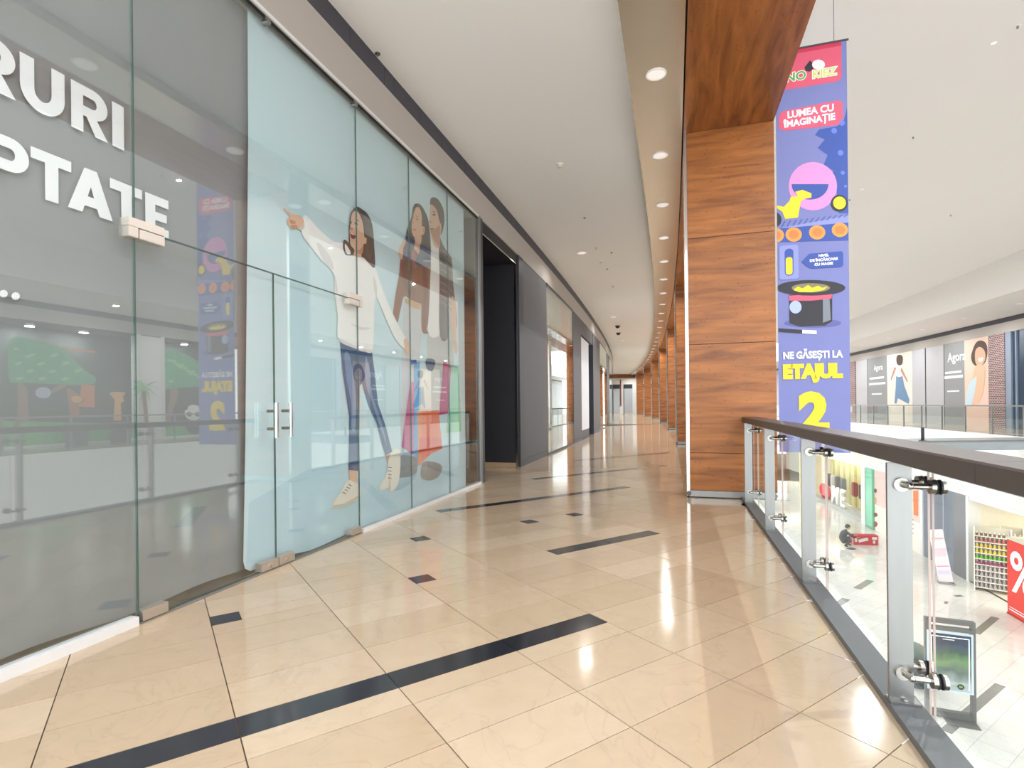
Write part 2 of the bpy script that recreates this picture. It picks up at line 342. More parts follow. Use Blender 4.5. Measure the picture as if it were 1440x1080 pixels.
# ---- atrium: edge of our slab, opposite gallery, lower floor
sl = sweep('trim_4', [(3.635, -.0), (3.75, -.0), (3.75, .03), (3.635, .03)], S0, S1, M['sill'], step=.6); tag(sl, 'dark grey stone sill under the glass railing', 'sill', kind='structure')
tag(sweep('wall_atrium', rect(3.6, 3.735, -1.6, -.0), S0, S1, M['white'], step=1.2), 'white edge of the upper slab facing the atrium', 'wall', kind='structure')
fo = sweep('floor', rect(13.75, 18.5, -.35, 0), S0 - 8, S1, M['floor_far'], step=1.5); tag(fo, 'beige floor of the gallery across the atrium', 'floor', kind='structure')
for a_ in range(-11, 72, 7):
    tag(sweep('wall_right', rect(13.62, 13.75, -2.35, .02), a_, a_ + 7, M['white'], step=1.4), 'white slab edge and bulkhead of the gallery across the atrium', 'wall', kind='structure')
    tag(sweep('wall_right', rect(13.75, 13.9, ZC - .02, ZA + .1), a_, a_ + 7, M['white'], step=1.4), 'bright white bulkhead above the opposite gallery', 'wall', kind='structure')
    sf = tag(sweep('wall_right', rect(17.0, 17.15, ZF, 4.535), a_, a_ + 7, M['fascia'], step=1.4), 'taupe band above the opposite shop fronts', 'wall', kind='structure')
    sweep('slate_strip', rect(17.0, 17.1, 4.535, ZC), a_, a_ + 7, M['dark_trim'], sf, step=1.4)
    if a_ < 0 or a_ > 38: tag(sweep('wall_right', rect(17.0, 17.1, 0, ZF), a_ if a_ != 45 - 7 + 0 else a_, min(a_ + 7, 7.35) if a_ < 7 else a_ + 7, P('pale_grey_panel', (190, 190, 194)), step=1.4), 'plain pale grey shop wall across the atrium', 'wall', kind='structure')
tag(sweep('wall_right', rect(17.0, 17.1, 0, ZF), 3, 7.35, P('pale_grey_panel', (190, 190, 194)), step=1.4), 'plain pale grey shop wall across the atrium', 'wall', kind='structure')
co = sweep('ceiling', rect(13.9, 17.2, ZC, ZC + .15), S0 - 8, S1, M['ceil'], step=1.5); tag(co, 'pale ceiling over the gallery across the atrium', 'ceiling', kind='structure')
fl = sweep('floor', rect(-1, 26, ZL - .2, ZL - .004), S0 - 8, S1, M['grout'], step=2.0); tag(fl, 'glossy cream marble floor of the level below', 'floor', kind='structure')
# lower floor tiles (joined) and its dark inlays
vs, fs = [], []
for i in range(-20, 75):
    for j in range(-45, 60):
        c = A_ * (U0 + (i + .5) * .6) + B_ * (V0 + (j + .5) * .6)
        if c.y < 4 or c.y > 46 or not (.3 < c.x / c.y < 1.15): continue
        s, o = inv(c.x, c.y)
        if not (3 < o < 20): continue
        g = .002; n0 = len(vs)
        for (a, b) in ((0, 0), (1, 0), (1, 1), (0, 1)):
            p = A_ * (U0 + (i + a) * .6 + (g if a == 0 else -g)) + B_ * (V0 + (j + b) * .6 + (g if b == 0 else -g)); vs.append((p.x, p.y, ZL))
        fs.append((n0, n0 + 1, n0 + 2, n0 + 3)[::-1])
me_o = pyd('marble_tile_field', vs, fs, M['low_tile'], fl); me_o['kind'] = 'stuff'
bm = bmesh.new(); bm.from_mesh(me_o.data)
for f in bm.faces:
    if f.normal.z < 0: f.normal_flip()
bm.to_mesh(me_o.data); bm.free()
def low_pt(px, py):
    a, b = ray(px, py); Y = (ZL - EYE) / b; return Vector((a * Y, Y, ZL))
def low_band(p0, p1, w):
    a, b = low_pt(*p0), low_pt(*p1); d = (b - a).normalized(); n = Vector((-d.y, d.x, 0)) * w / 2
    vs = [a - n, b - n, b + n, a + n]; vs = [(v.x, v.y, ZL + .001) for v in vs] + [(v.x, v.y, ZL - .004) for v in vs]
    return pyd('dark_inlay', vs, [(0, 1, 2, 3), (0, 4, 5, 1), (1, 5, 6, 2), (2, 6, 7, 3), (3, 7, 4, 0)], M['low_dark'], fl)
low_band((1330, 1029), (1407, 963), .2); low_band((1372, 891), (1400, 868), .2); low_band((1328, 847), (1333, 848), .3); low_band((1345, 837), (1351, 839), .3); low_band((1365, 970), (1360, 974), .2)
low_band((1160, 862), (1190, 842), .25); low_band((1205, 828), (1224, 816), .25)
# ================================================================== GLASS SHOP FRONT (flat, along s = -4 .. 5.5)
def crom(pts, n=4):
    out = []; k = len(pts)
    for i in range(k):
        p0, p1, p2, p3 = (Vector(pts[(i + q) % k]) for q in (-1, 0, 1, 2))
        for j in range(n):
            t = j / n; out.append(tuple(.5 * ((2 * p1) + (p2 - p0) * t + (2 * p0 - 5 * p1 + 4 * p2 - p3) * t * t + (3 * p1 - p0 - 3 * p2 + p3) * t ** 3)))
    return out
def cr(x0, y0, k): return lambda *pts: [(x0 + k * x, y0 + k * y) for x, y in pts]
front = empty('glass_storefront', W(0, 0), rotz(0), 'frameless glass shop front with double doors, covered inside by banners', 'storefront')
def sx(px, py=600, o=0.0): return wall_sz(px, py, o)[0]
J0, JD, J1, J2, J3, JE = 0.0, sx(386, 600), sx(503, 500), sx(577, 500), sx(631, 500), 5.47
ZD = 2.19; TG = .012
def pane(s0, s1, z0, z1, name='glass_pane', par=front):
    g = .003; b = [(0, s0 + g, z0), (0, s1 - g, z0), (0, s1 - g, z1), (0, s0 + g, z1)]
    vs = [(TG / 2, y, z) for _, y, z in b] + [(-TG / 2, y, z) for _, y, z in b]
    fs = [(0, 1, 2, 3), (7, 6, 5, 4), (0, 4, 5, 1), (1, 5, 6, 2), (2, 6, 7, 3), (3, 7, 4, 0)]
    return pyd(name, vs, fs, None, par, mats=[M['glass'], M['glass_edge']], mi=[0, 0, 1, 1, 1, 1])
pane(-2.4, J0, .045, ZF); pane(J0, J1, ZD + .004, ZF)
for a, b in ((J0, JD), (JD, J1)):
    lf = pane(a, b, .018, ZD - .004, 'door_leaf')
for a, b in ((J1, J2), (J2, J3), (J3, JE)): pane(a, b, .04, ZF)
for sj, z0, z1 in ((J0, .05, ZF), (J1, ZD, ZF), (J2, .04, ZF), (J3, .04, ZF)):
    B().box(-.005, .0045, sj - .0025, sj + .0025, z0, z1).build('silicone_joint', P('joint_green', (74, 92, 88), .4), front)
B().box(-.006, .007, J0, J1, ZD - .003, ZD + .003).build('door_gap', P('joint_green', (74, 92, 88)), front)
# bottom channels, head rail, end post
B().box(-.03, .035, -2.4, J0 - .02, .0, .05).build('bottom_channel', M['alu'], front)
B().box(-.03, .035, J1 + .02, JE, .0, .035).build('bottom_channel', M['alu'], front)
B().box(-.03, .03, J0, J1, .0, .008).build('threshold', P('worn_threshold', (120, 116, 108), .6, .2), front)
B().box(-.03, .03, -2.4, JE, ZF - .03, ZF).build('head_rail', M['alu'], front)
B().box(-.035, .012, -2.4, JE, ZF - .05, ZF - .03).build('head_gasket', M['void'], front)
B().box(-.05, .03, JE, JE + .07, 0, ZF).build('end_post', M['steel'], front)
B().box(-.035, .004, JE - .025, JE, 0.03, ZF).build('end_gasket', M['void'], front)
# patch fittings
def patch(name, s0, s1, z0, z1, mt='steel', bev=.002):
    return B().box(-.03, .03, s0, s1, z0, z1, bev).build(name, M[mt], front)
M['patch'] = mat('satin_steel_patch', (206, 196, 186), .35, metal=.85, var=.05, scale=40, stretch=(1, .1, 1))
p = patch('patch_hinge', J0 - .052, J0 + .165, ZD, ZD + .048, 'patch'); patch('patch_hinge', J0 - .052, J0 + .005, ZD - .058, ZD - .001, 'patch'); patch('patch_hinge', J0 + .01, J0 + .165, ZD - .058, ZD - .004, 'patch')
patch('patch_hinge', J1 - .165, J1 + .045, ZD, ZD + .05, 'patch'); patch('patch_hinge', J1 - .165, J1 - .01, ZD - .055, ZD - .004, 'patch'); patch('patch_hinge', J1 - .005, J1 + .045, ZD - .055, ZD - .001, 'patch')
patch('floor_patch', J0 + .008, J0 + .165, .012, .07, 'patch'); patch('floor_patch', J1 - .165, J1 - .008, .012, .07, 'patch')
for a, b in ((JD - .175, JD - .004), (JD + .004, JD + .175)):
    q = patch('lock_patch', a, b, .012, .075, 'patch'); B().cyl((.03, (a + b) / 2, .04), (.034, (a + b) / 2, .04), .014).build('lock_cylinder', M['chrome'], q)
for sj in (sx(378, 36), sx(500, 142), ):
    b = B(); b.cyl((-.02, sj - .03, ZF - .07), (.03, sj - .03, ZF - .07), .02); b.box(-.015, .015, sj - .05, sj - .01, ZF - .07, ZF - .03); b.build('head_clip', M['steel'], front)
# handles: one bar on each leaf
for sj in (sx(375.5, 600), sx(396, 600)):
    b = B(); b.cyl((.085, sj, .97), (.085, sj, 1.225), .0155, n=18); h = b.build('door_handle', M['chrome'], front, smooth=True)
    for z in (1.035, 1.165): B().cyl((.006, sj, z), (.085, sj, z), .011, n=12).build('standoff', P('dark_bronze', (96, 92, 84), .4), h)
# small olive board seen past the banner's end
B().box(-.5, -.3, 5.0, 5.39, 0, ZF).build('inner_board', P('olive_board', (140, 128, 80)), front)
# ---------------- banners hung behind the glass
def flat(name, px, o, m, par, smooth=True, n=4):
    pts = crom(px, n) if smooth else px
    vs = [(o, *wall_sz(x, y, o)) for x, y in pts]
    me = bpy.data.meshes.new(name); bm = bmesh.new(); f = bm.faces.new([bm.verts.new(v) for v in vs]); f.normal_update()
    if f.normal.x < 0: f.normal_flip()
    bmesh.ops.triangulate(bm, faces=[f]); bm.to_mesh(me); bm.free(); me.materials.append(m)
    return link(name, me, par)
def cloth(name, s0, s1, z0, z1, o, m, par, amp=.006, ns=60, nz=30, bottom=None):
    vs, fs = [], []
    for i in range(ns + 1):
        s = s0 + (s1 - s0) * i / ns; zb = bottom(s) if bottom else z0
        for j in range(nz + 1):
            z = zb + (z1 - zb) * j / nz; w = max(0, 1 - (z - zb) / .9)
            vs.append((o + amp * (w * math.sin(s * 5.3 + 2.1 * math.sin(z * 3.1)) + .25 * math.sin(s * 2.7)) - abs(amp), s, z))
    for i in range(ns):
        for j in range(nz):
            a = i * (nz + 1) + j; fs.append((a, a + nz + 1, a + nz + 2, a + 1))
    return pyd(name, vs, fs, m, par, smooth=True)
OG = -.10
gb = empty('grey_banner', W(0, 0), rotz(0), 'charcoal grey mesh banner with big white capital letters, behind the glass doors', 'banner')
cloth('cloth', -2.4, 1.4, .03, ZF - .006, OG, M['grey_cloth'], gb, .012, bottom=lambda s: .025 + .02 * math.sin(s * 3.3) ** 2)
# letters (drawn in a unit box, placed by their extents on the banner)
def arc(cx, cy, rx, ry, a0, a1, n=12): return [(cx + rx * math.cos(math.radians(a0 + (a1 - a0) * k / n)), cy + ry * math.sin(math.radians(a0 + (a1 - a0) * k / n))) for k in range(n + 1)]
def bowl(w, t, cy, h, x0): # ring of R / P : outer then inner
    ro = h / 2; xo = 1 - ro * 1.05
    outer = [(x0, cy + ro)] + arc(.58, cy, .42, ro, 90, -90) + [(x0, cy - ro)]
    inner = [(x0, cy - ro + t)] + arc(.58, cy, .42 - w * .95, ro - t, -90, 90) + [(x0, cy + ro - t)]
    return outer, inner
def strip(o_, i_):      # quads between two open polylines
    n = len(o_); ii = i_[::-1]; return [[o_[k], o_[k + 1], ii[k + 1], ii[k]] for k in range(n - 1)]
def glyph(ch):
    w, t = .33, .25
    if ch == 'I': return [[(0, 0), (1, 0), (1, 1), (0, 1)]]
    if ch == 'T': return [[(0, .77), (1, .77), (1, 1), (0, 1)], [(.335, 0), (.665, 0), (.665, .78), (.335, .78)]]
    if ch == 'E': return [[(0, 0), (.42, 0), (.42, 1), (0, 1)], [(.4, .78), (1, .78), (1, 1), (.4, 1)], [(.4, .39), (.92, .39), (.92, .6), (.4, .6)], [(.4, 0), (1, 0), (1, .22), (.4, .22)]]
    if ch == 'A': return [[(0, 0), (.31, 0), (.62, 1), (.36, 1)], [(.69, 0), (1, 0), (.64, 1), (.38, 1)], [(.25, .16), (.75, .16), (.7, .38), (.3, .38)]]
    if ch == 'P':
        o_, i_ = bowl(w, .22, .66, .68, .3); return [[(0, 0), (.32, 0), (.32, 1), (0, 1)]] + strip(o_, i_)
    if ch == 'R':
        o_, i_ = bowl(w, .21, .68, .64, .3); return [[(0, 0), (.32, 0), (.32, 1), (0, 1)]] + strip(o_, i_) + [[(.36, .42), (.66, .4), (1, 0), (.64, 0)]]
    if ch == 'U':
        o_ = [(0, 1)] + arc(.5, .42, .5, .44, 180, 360, 16) + [(1, 1)]; i_ = [(.69, 1)] + arc(.5, .42, .19, .2, 360, 180, 16) + [(.31, 1)]
        return strip(o_, i_)
def letter(ch, s0, s1, z0, z1, o, m, par):
    bm = bmesh.new()
    for n_, pl in enumerate(glyph(ch)):
        f = bm.faces.new([bm.verts.new((o + .00015 * n_, s0 + (s1 - s0) * x, z0 + (z1 - z0) * y)) for x, y in pl]); f.normal_update()
        if f.normal.x < 0: f.normal_flip()
    me = bpy.data.meshes.new('printed_letter'); bm.to_mesh(me); bm.free(); me.materials.append(m); return link('printed_letter', me, par)
OL = OG + .006
zt, zb = wall_sz(165, 146, OL)[1], wall_sz(165, 207.5, OL)[1]
for ch, x0, x1 in (('R', -46, 22), ('U', 28.3, 90.6), ('R', 100, 151), ('I', 157.5, 174)):
    letter(ch, sx(x0, 150, OL), sx(x1, 150, OL), zb, zt, OL, M['print_white'], gb)
zt, zb = wall_sz(225, 278, OL)[1], wall_sz(225, 333, OL)[1]
for ch, x0, x1 in (('P', -25, 41), ('T', 43.5, 100.5), ('A', 95, 158), ('T', 154.5, 199.5), ('E', 204, 236.5)):
    letter(ch, sx(x0, 260, OL), sx(x1, 260, OL), zb, zt, OL, M['print_white'], gb)
for x0 in (0, 17):
    b = []; c_, z_ = wall_sz(x0 + 5, 413 + .2 * x0, OL); flat('printed_dot', [(x0 + 5 + 6 * math.cos(a * .5236), 413 + .2 * x0 + 5.5 * math.sin(a * .5236)) for a in range(12)], OL, M['print_white'], gb, False)
OP = -.065
po = empty('shopping_poster', W(0, 0), rotz(0), 'pale blue banner printed with three laughing shoppers, behind the glass', 'poster')
sl_, sr_ = sx(349, 100, OP), sx(655, 600, OP)
vs = []
top = [(sl_ + (sr_ - sl_) * k / 24, ZF - .006) for k in range(25)]
bot = [wall_sz(x, y, OP) for x, y in ((655, 684), (620, 697), (580, 713), (540, 729), (506, 741), (488, 747), (470, 755), (445, 769), (425, 774), (400, 783), (380, 793), (362, 799), (352, 803), (345, 800), (342, 790), (343, 740), (345, 620), (347, 400), (349, 200))]
pts = top + bot
bm = bmesh.new(); f = bm.faces.new([bm.verts.new((OP, s, z)) for s, z in pts]); f.normal_update()
if f.normal.x < 0: f.normal_flip()
bmesh.ops.triangulate(bm, faces=[f]); me = bpy.data.meshes.new('cloth'); bm.to_mesh(me); bm.free(); me.materials.append(M['blue_cloth']); link('cloth', me, po)
SK, SK2 = P('print_skin', (222, 178, 150)), P('print_skin_shade', (190, 138, 108))
HR, HR2 = P('print_dark_hair', (58, 44, 42)), P('print_hair_brown', (84, 64, 54))
WH, WH2 = P('print_white_knit', (240, 238, 236)), P('print_white_fold', (218, 216, 216))
JN, JN2 = P('print_denim', (62, 88, 128)), P('print_denim_light', (112, 140, 176))
BR, BR2 = P('print_rust_jacket', (138, 84, 64)), P('print_rust_shade', (112, 66, 52))
NV, PL = P('print_navy_scarf', (70, 76, 112)), P('print_plaid', (96, 84, 92))
RD, BK = P('print_mouth', (120, 30, 34)), P('print_black', (36, 30, 32))
LT, SH = P('print_light_trousers', (206, 206, 210)), P('print_shoe', (226, 220, 206))
_lay = [0]
def fig(name, px, m, smooth=True, par=None):
    _lay[0] += 1; return flat('printed_' + name, px, OP + .0006 + _lay[0] * .00012, m, par or po, smooth)
# floor shadow tint of the picture
c5 = cr(360, 480, .3148); c4 = cr(360, 240, .3148); cg = cr(380, 270, .14815); cm = cr(540, 260, .1296); cl = cr(540, 380, .12963); c7 = cr(440, 540, .16667)
fig('floor', c7((0, 700), (300, 690), (700, 600), (1290, 500), (1290, 860), (850, 1030), (400, 1210), (0, 1400), (-560, 1520), (-540, 1000)), P('print_floor_blue', (184, 212, 223)), False)
fig('shadow', c7((700, 650), (800, 620), (880, 700), (860, 800), (760, 880), (690, 900), (640, 880)), P('print_floor_shadow', (160, 190, 206)))
# the couple, behind
fig('trousers', cl((600, 250), (770, 320), (760, 740), (740, 1200), (640, 1300), (600, 1200), (480, 1100), (470, 640), (500, 300)), P('print_grey_trousers', (196, 196, 196)))
fig('trousers', cl((225, 340), (405, 420), (410, 640), (380, 1000), (330, 1400), (270, 1750), (180, 1780), (190, 1400), (190, 1000), (210, 700)), LT)
fig('shirt', cm((512, 600), (545, 660), (602, 690), (604, 1000), (612, 1500), (590, 1640), (480, 1600), (490, 1100), (500, 800)), WH)
fig('plaid_shirt', cm((606, 570), (640, 650), (700, 745), (738, 830), (752, 1080), (790, 1400), (785, 1560), (765, 1240), (735, 1240), (700, 1240), (704, 1640), (605, 1630), (602, 1000), (596, 690)), PL)
for k in range(9): fig('plaid_line', cm((612, 700 + 70 * k), (700, 740 + 72 * k), (742, 800 + 72 * k), (742, 812 + 72 * k), (700, 752 + 72 * k), (612, 712 + 70 * k)), P('print_plaid_line', (150, 128, 126)), False)
fig('forearm', cl((725, 310), (772, 320), (786, 460), (786, 740), (800, 860), (775, 900), (740, 640)), SK)
fig('face', cm((508, 212), (560, 245), (600, 390), (634, 400), (632, 470), (612, 540), (600, 684), (545, 655), (515, 560), (500, 480), (490, 395), (500, 320)), SK)
fig('neck_shade', cm((525, 560), (580, 550), (612, 500), (606, 600), (600, 660), (560, 620)), SK2)
fig('hair', cm((512, 142), (565, 140), (612, 190), (648, 280), (656, 390), (640, 490), (618, 542), (622, 440), (600, 392), (575, 285), (528, 215), (500, 212)), HR2)
fig('beard', cm((505, 470), (550, 480), (600, 440), (605, 520), (570, 560), (530, 560), (510, 520)), P('print_beard', (176, 130, 104)))
fig('mouth', cm((502, 452), (530, 455), (540, 470), (520, 485), (505, 480)), BK); fig('teeth', cm((505, 455), (530, 458), (534, 466), (510, 468)), WH)
fig('eye', cm((528, 315), (548, 312), (562, 325), (548, 336), (530, 330)), BK); fig('brow', cm((520, 292), (545, 286), (565, 298), (545, 298)), HR); fig('nose', cm((492, 398), (512, 392), (516, 410), (500, 415)), SK2)
# woman in the rust jacket
fig('hair', cm((345, 203), (400, 218), (450, 300), (482, 390), (502, 560), (505, 760), (440, 740), (380, 700), (330, 660), (285, 650), (238, 545), (262, 450), (300, 340), (312, 250)), HR)
fig('neck', cm((335, 560), (405, 560), (395, 660), (375, 745), (352, 768), (318, 710)), SK)
fig('jacket', cm((230, 600), (330, 700), (400, 780), (502, 790), (500, 1060), (495, 1230), (480, 1480), (465, 1570), (485, 1610), (412, 1585), (405, 1300), (380, 1305), (300, 1260), (222, 1210), (185, 1330), (140, 1520), (85, 1490), (100, 1370), (130, 1160), (165, 980), (180, 800)), BR)
fig('jacket_fold', cm((290, 800), (300, 960), (296, 1200), (230, 1120), (200, 1000), (190, 850)), BR2); fig('jacket_fold', cm((420, 900), (470, 950), (470, 1250), (440, 1300), (425, 1100)), BR2)
fig('belt', cl((222, 298), (290, 322), (402, 365), (392, 432), (300, 400), (226, 352)), P('print_tan_belt', (206, 170, 124)), False)
fig('top', cm((318, 705), (352, 768), (375, 745), (350, 900), (320, 880), (300, 780)), P('print_mauve_top', (150, 100, 108)))
fig('scarf', cm((240, 540), (300, 570), (335, 590), (330, 660), (300, 740), (292, 800), (250, 815), (202, 780), (215, 690)), NV); fig('scarf', cm((395, 640), (450, 660), (502, 700), (500, 890), (430, 880), (342, 855), (360, 770), (385, 730)), NV)
fig('hand', cm((225, 590), (180, 660), (160, 720), (165, 775), (196, 808), (206, 750), (208, 690), (238, 610)), SK)
fig('face', cm((350, 243), (392, 262), (412, 350), (412, 445), (442, 455), (440, 520), (405, 552), (380, 572), (330, 566), (306, 520), (300, 430), (318, 330)), SK)
fig('mouth', cm((318, 470), (340, 475), (350, 488), (330, 492), (318, 484)), RD); fig('teeth', cm((322, 472), (340, 477), (342, 482), (324, 480)), WH)
fig('eye', cm((350, 362), (368, 372), (372, 386), (356, 378)), BK); fig('eye', cm((312, 345), (322, 350), (322, 358), (313, 356)), BK); fig('brow', cm((345, 330), (372, 350), (368, 352), (346, 338)), HR); fig('nose', cm((306, 405), (322, 408), (320, 418), (308, 416)), SK2)
fig('ear', cm((428, 460), (444, 470), (440, 510), (424, 515)), SK2)
# bags
c5b = c5
fig('bag', c5((735, 120), (822, 128), (820, 315), (735, 312)), P('print_white_bag', (232, 228, 222)), False); fig('bag', c5((838, 90), (872, 110), (862, 320), (818, 330)), P('print_magenta', (200, 70, 128)), False)
fig('bag', c5((876, 104), (905, 118), (918, 402), (850, 410), (868, 220)), P('print_green', (142, 206, 172)), False)
fig('bag', c5((690, 182), (725, 180), (722, 490), (702, 505), (650, 472)), P('print_pink', (224, 92, 158)), False); fig('bag_side', c5((690, 182), (705, 260), (702, 505), (650, 472)), P('print_pink_dark', (196, 66, 136)), False)
fig('bag', c5((706, 95), (732, 92), (722, 532), (704, 542)), P('print_sky', (92, 160, 214)), False)
fig('bag', c5((722, 312), (816, 308), (832, 480), (785, 500), (725, 556)), P('print_orange', (232, 104, 62)), False); fig('bag_side', c5((722, 312), (740, 312), (740, 548), (725, 556)), P('print_orange_dark', (226, 132, 66)), False); fig('bag_base', c5((730, 430), (826, 430), (832, 480), (728, 498)), P('print_red', (222, 76, 58)), False)
fig('boots', c5((650, 510), (715, 520), (714, 590), (660, 608), (634, 600), (640, 540)), P('print_grey_boot', (112, 116, 126))); fig('boots', c5((748, 540), (800, 540), (832, 560), (815, 605), (770, 622), (738, 600)), P('print_taupe_boot', (140, 130, 128)))
fig('knot', c5((690, 85), (715, 82), (720, 100), (690, 104)), P('print_blue_knot', (44, 98, 176)), False); fig('knot', c5((760, 80), (800, 85), (790, 130), (765, 125)), P('print_navy_knot', (62, 82, 118)))
# girl in front
fig('jeans', c4((374, 735), (440, 765), (516, 795), (530, 900), (545, 1042), (580, 1142), (608, 1255), (580, 1272), (566, 1230), (540, 1130), (500, 1040), (474, 950), (463, 960), (462, 1150), (456, 1342), (414, 1342), (418, 1100), (404, 1010), (388, 900)), JN, False)
fig('jeans_light', c4((395, 820), (420, 830), (446, 1010), (444, 1150), (426, 1150), (426, 1050), (405, 930)), JN2); fig('jeans_light', c4((490, 830), (510, 900), (520, 1000), (560, 1120), (585, 1230), (560, 1160), (520, 1040), (490, 950)), JN2)
fig('ankle', c5((415, 575), (452, 578), (450, 630), (420, 628)), SK, False); fig('ankle', c5((582, 510), (606, 498), (604, 545), (590, 550)), SK, False)
fig('shoe', c5((408, 622), (440, 630), (462, 642), (463, 696), (430, 722), (390, 740), (345, 746), (344, 720), (375, 680)), SH); fig('sole', c5((344, 732), (390, 726), (463, 685), (463, 697), (430, 722), (390, 741), (345, 747)), P('print_sole', (196, 188, 172)), False)
fig('shoe', c5((600, 505), (636, 480), (646, 540), (634, 640), (604, 670), (590, 655), (560, 664), (554, 640), (580, 600)), SH); fig('shoe_gap', c5((594, 590), (600, 590), (602, 664), (594, 660)), P('print_sole', (196, 188, 172)), False)
for k in range(4):
    fig('lace', c5((388 + 9 * k, 672 - 12 * k), (404 + 8 * k, 678 - 11 * k), (402 + 8 * k, 682 - 11 * k), (386 + 9 * k, 676 - 12 * k)), P('print_lace', (120, 116, 112)), False); fig('lace', c5((590, 560 + 16 * k), (606, 562 + 16 * k), (606, 566 + 16 * k), (590, 564 + 16 * k)), P('print_lace', (120, 116, 112)), False)
fig('sweater', cg((322, 222), (390, 270), (440, 330), (520, 405), (600, 470), (700, 490), (720, 590), (790, 606), (880, 625), (990, 705), (1045, 860), (1130, 1080), (1230, 1290), (1300, 1420), (1270, 1480), (1180, 1380), (1090, 1180), (1010, 1000), (990, 1060), (985, 1240), (970, 1510), (870, 1500), (690, 1420), (640, 1380), (640, 1160), (610, 960), (600, 770), (480, 640), (380, 510), (300, 390)), WH)
fig('fold', cg((560, 720), (620, 800), (640, 960), (620, 920), (600, 770)), WH2); fig('fold', cg((440, 480), (520, 540), (580, 640), (600, 740), (500, 640)), WH2); fig('fold', cg((760, 1240), (860, 1280), (960, 1290), (860, 1310)), WH2); fig('fold', cg((980, 800), (1010, 880), (1010, 1000), (985, 920)), WH2); fig('hem', cg((640, 1375), (700, 1410), (870, 1490), (970, 1500), (970, 1520), (870, 1512), (690, 1440), (640, 1395)), WH2, False)
fig('hand', cg((1270, 1400), (1300, 1395), (1325, 1460), (1315, 1540), (1290, 1530), (1275, 1470)), SK)
fig('hand', cg((240, 214), (290, 228), (322, 280), (312, 342), (285, 362), (255, 345), (205, 352), (186, 330), (162, 285), (168, 255), (190, 240), (200, 215)), SK); fig('finger', cg((126, 160), (138, 155), (165, 178), (215, 212), (215, 238), (190, 232), (160, 200)), SK, False)
fig('finger', cg((180, 268), (205, 262), (245, 290), (225, 305), (196, 300)), SK2); fig('thumb', cg((190, 320), (240, 312), (262, 335), (215, 348)), SK2); fig('cuff', cg((270, 355), (318, 290), (328, 330), (300, 366)), P('print_cuff', (206, 196, 180)), False)
fig('hair', cg((815, 140), (870, 163), (930, 215), (970, 320), (985, 480), (994, 712), (930, 670), (880, 620), (780, 600), (770, 560), (750, 460), (752, 300), (765, 200)), HR)
fig('hair_curl', cg((700, 455), (690, 520), (712, 590), (750, 602), (795, 590), (770, 530), (735, 470)), HR2); fig('curl_gap', cg((708, 500), (722, 500), (765, 575), (740, 592), (715, 560)), WH)
fig('face', cg((790, 188), (830, 186), (868, 260), (885, 330), (895, 425), (918, 440), (914, 488), (885, 500), (866, 600), (862, 622), (790, 604), (800, 552), (764, 505), (757, 440), (752, 370), (764, 300), (770, 230)), SK)
fig('neck_shade', cg((810, 552), (850, 545), (885, 510), (870, 590), (830, 580)), SK2)
fig('mouth', cg((760, 378), (795, 398), (812, 425), (795, 446), (770, 436), (760, 405)), RD); fig('teeth', cg((762, 380), (792, 400), (800, 410), (768, 396)), WH)
fig('eye', cg((802, 288), (818, 286), (832, 308), (815, 316), (804, 304)), BK); fig('eye', cg((760, 278), (772, 280), (772, 300), (762, 302)), BK); fig('brow', cg((805, 262), (830, 262), (846, 285), (828, 272)), HR2); fig('nose', cg((755, 338), (775, 340), (784, 356), (765, 360)), SK2)
fig('hair_strand', cg((893, 200), (935, 260), (965, 380), (975, 560), (940, 640), (905, 560), (915, 440), (890, 320)), HR2)
# ================================================================== REST OF THE SHOP WALL
def wbox(name, s0, s1, o0, o1, z0, z1, m, par): return pbox(name, s0, s1, o0, o1, z0, z1, m, par, .8)
al = empty('alcove_doorway', W(6.7, 0), 0, 'dark recessed shop doorway with black back panel and steel edge', 'doorway'); IW = al.matrix_basis.inverted()
def unpar(o, p):
    o.parent = p; o.matrix_parent_inverse = Matrix.Translation(p.location).inverted(); return o
def wpart(par, *a):
    o = pbox(*a, None, .8); return unpar(o, par)
wpart(al, 'end_cladding', JE + .072, 5.66, -.75, .02, 0, ZF - .002, M['slate']); wpart(al, 'back_panel', 5.66, 7.75, -.78, -.70, .08, ZF, M['black']); wpart(al, 'skirting', 5.66, 7.75, -.78, -.69, 0, .08, P('tan_skirting', (176, 150, 118)))
wpart(al, 'skirting', 7.66, 7.68, -.78, -.06, 0, .085, P('tan_skirting', (176, 150, 118))); wpart(al, 'reveal', 7.68, 7.75, -.78, -.02, .0, ZF, M['black']); wpart(al, 'head_panel', 5.66, 7.75, -.78, -.02, 3.92, ZF, M['black'])
wpart(al, 'steel_edge', 7.655, 7.68, -.06, -.02, 0, 3.92, M['chrome']); wpart(al, 'steel_edge', 5.66, 7.68, -.05, -.02, 3.9, 3.92, M['chrome'])
wpart(al, 'door_frame', 7.75, 8.06, -.1, .012, 0, ZF, M['slate'])
for s0_, s1_, lab in ((8.06, 10.235, 'plain grey hoarding panel beside the dark alcove doorway'), (14.1, 15.6, 'narrow grey hoarding panel after the red poster'), (19.6, 22.6, 'grey hoarding panel past the white doorway'), (27.5, 30.5, 'grey pilaster panel far along the shop wall')):
    e = empty('hoarding_panel', W((s0_ + s1_) / 2, 0), 0, lab, 'wall panel', 'hoarding panels')
    wpart(e, 'panel', s0_, s1_, -.1, .0, .12, ZF - .02, M['grey_panel']); wpart(e, 'skirting', s0_, s1_, -.1, .012, 0, .12, M['slate'])
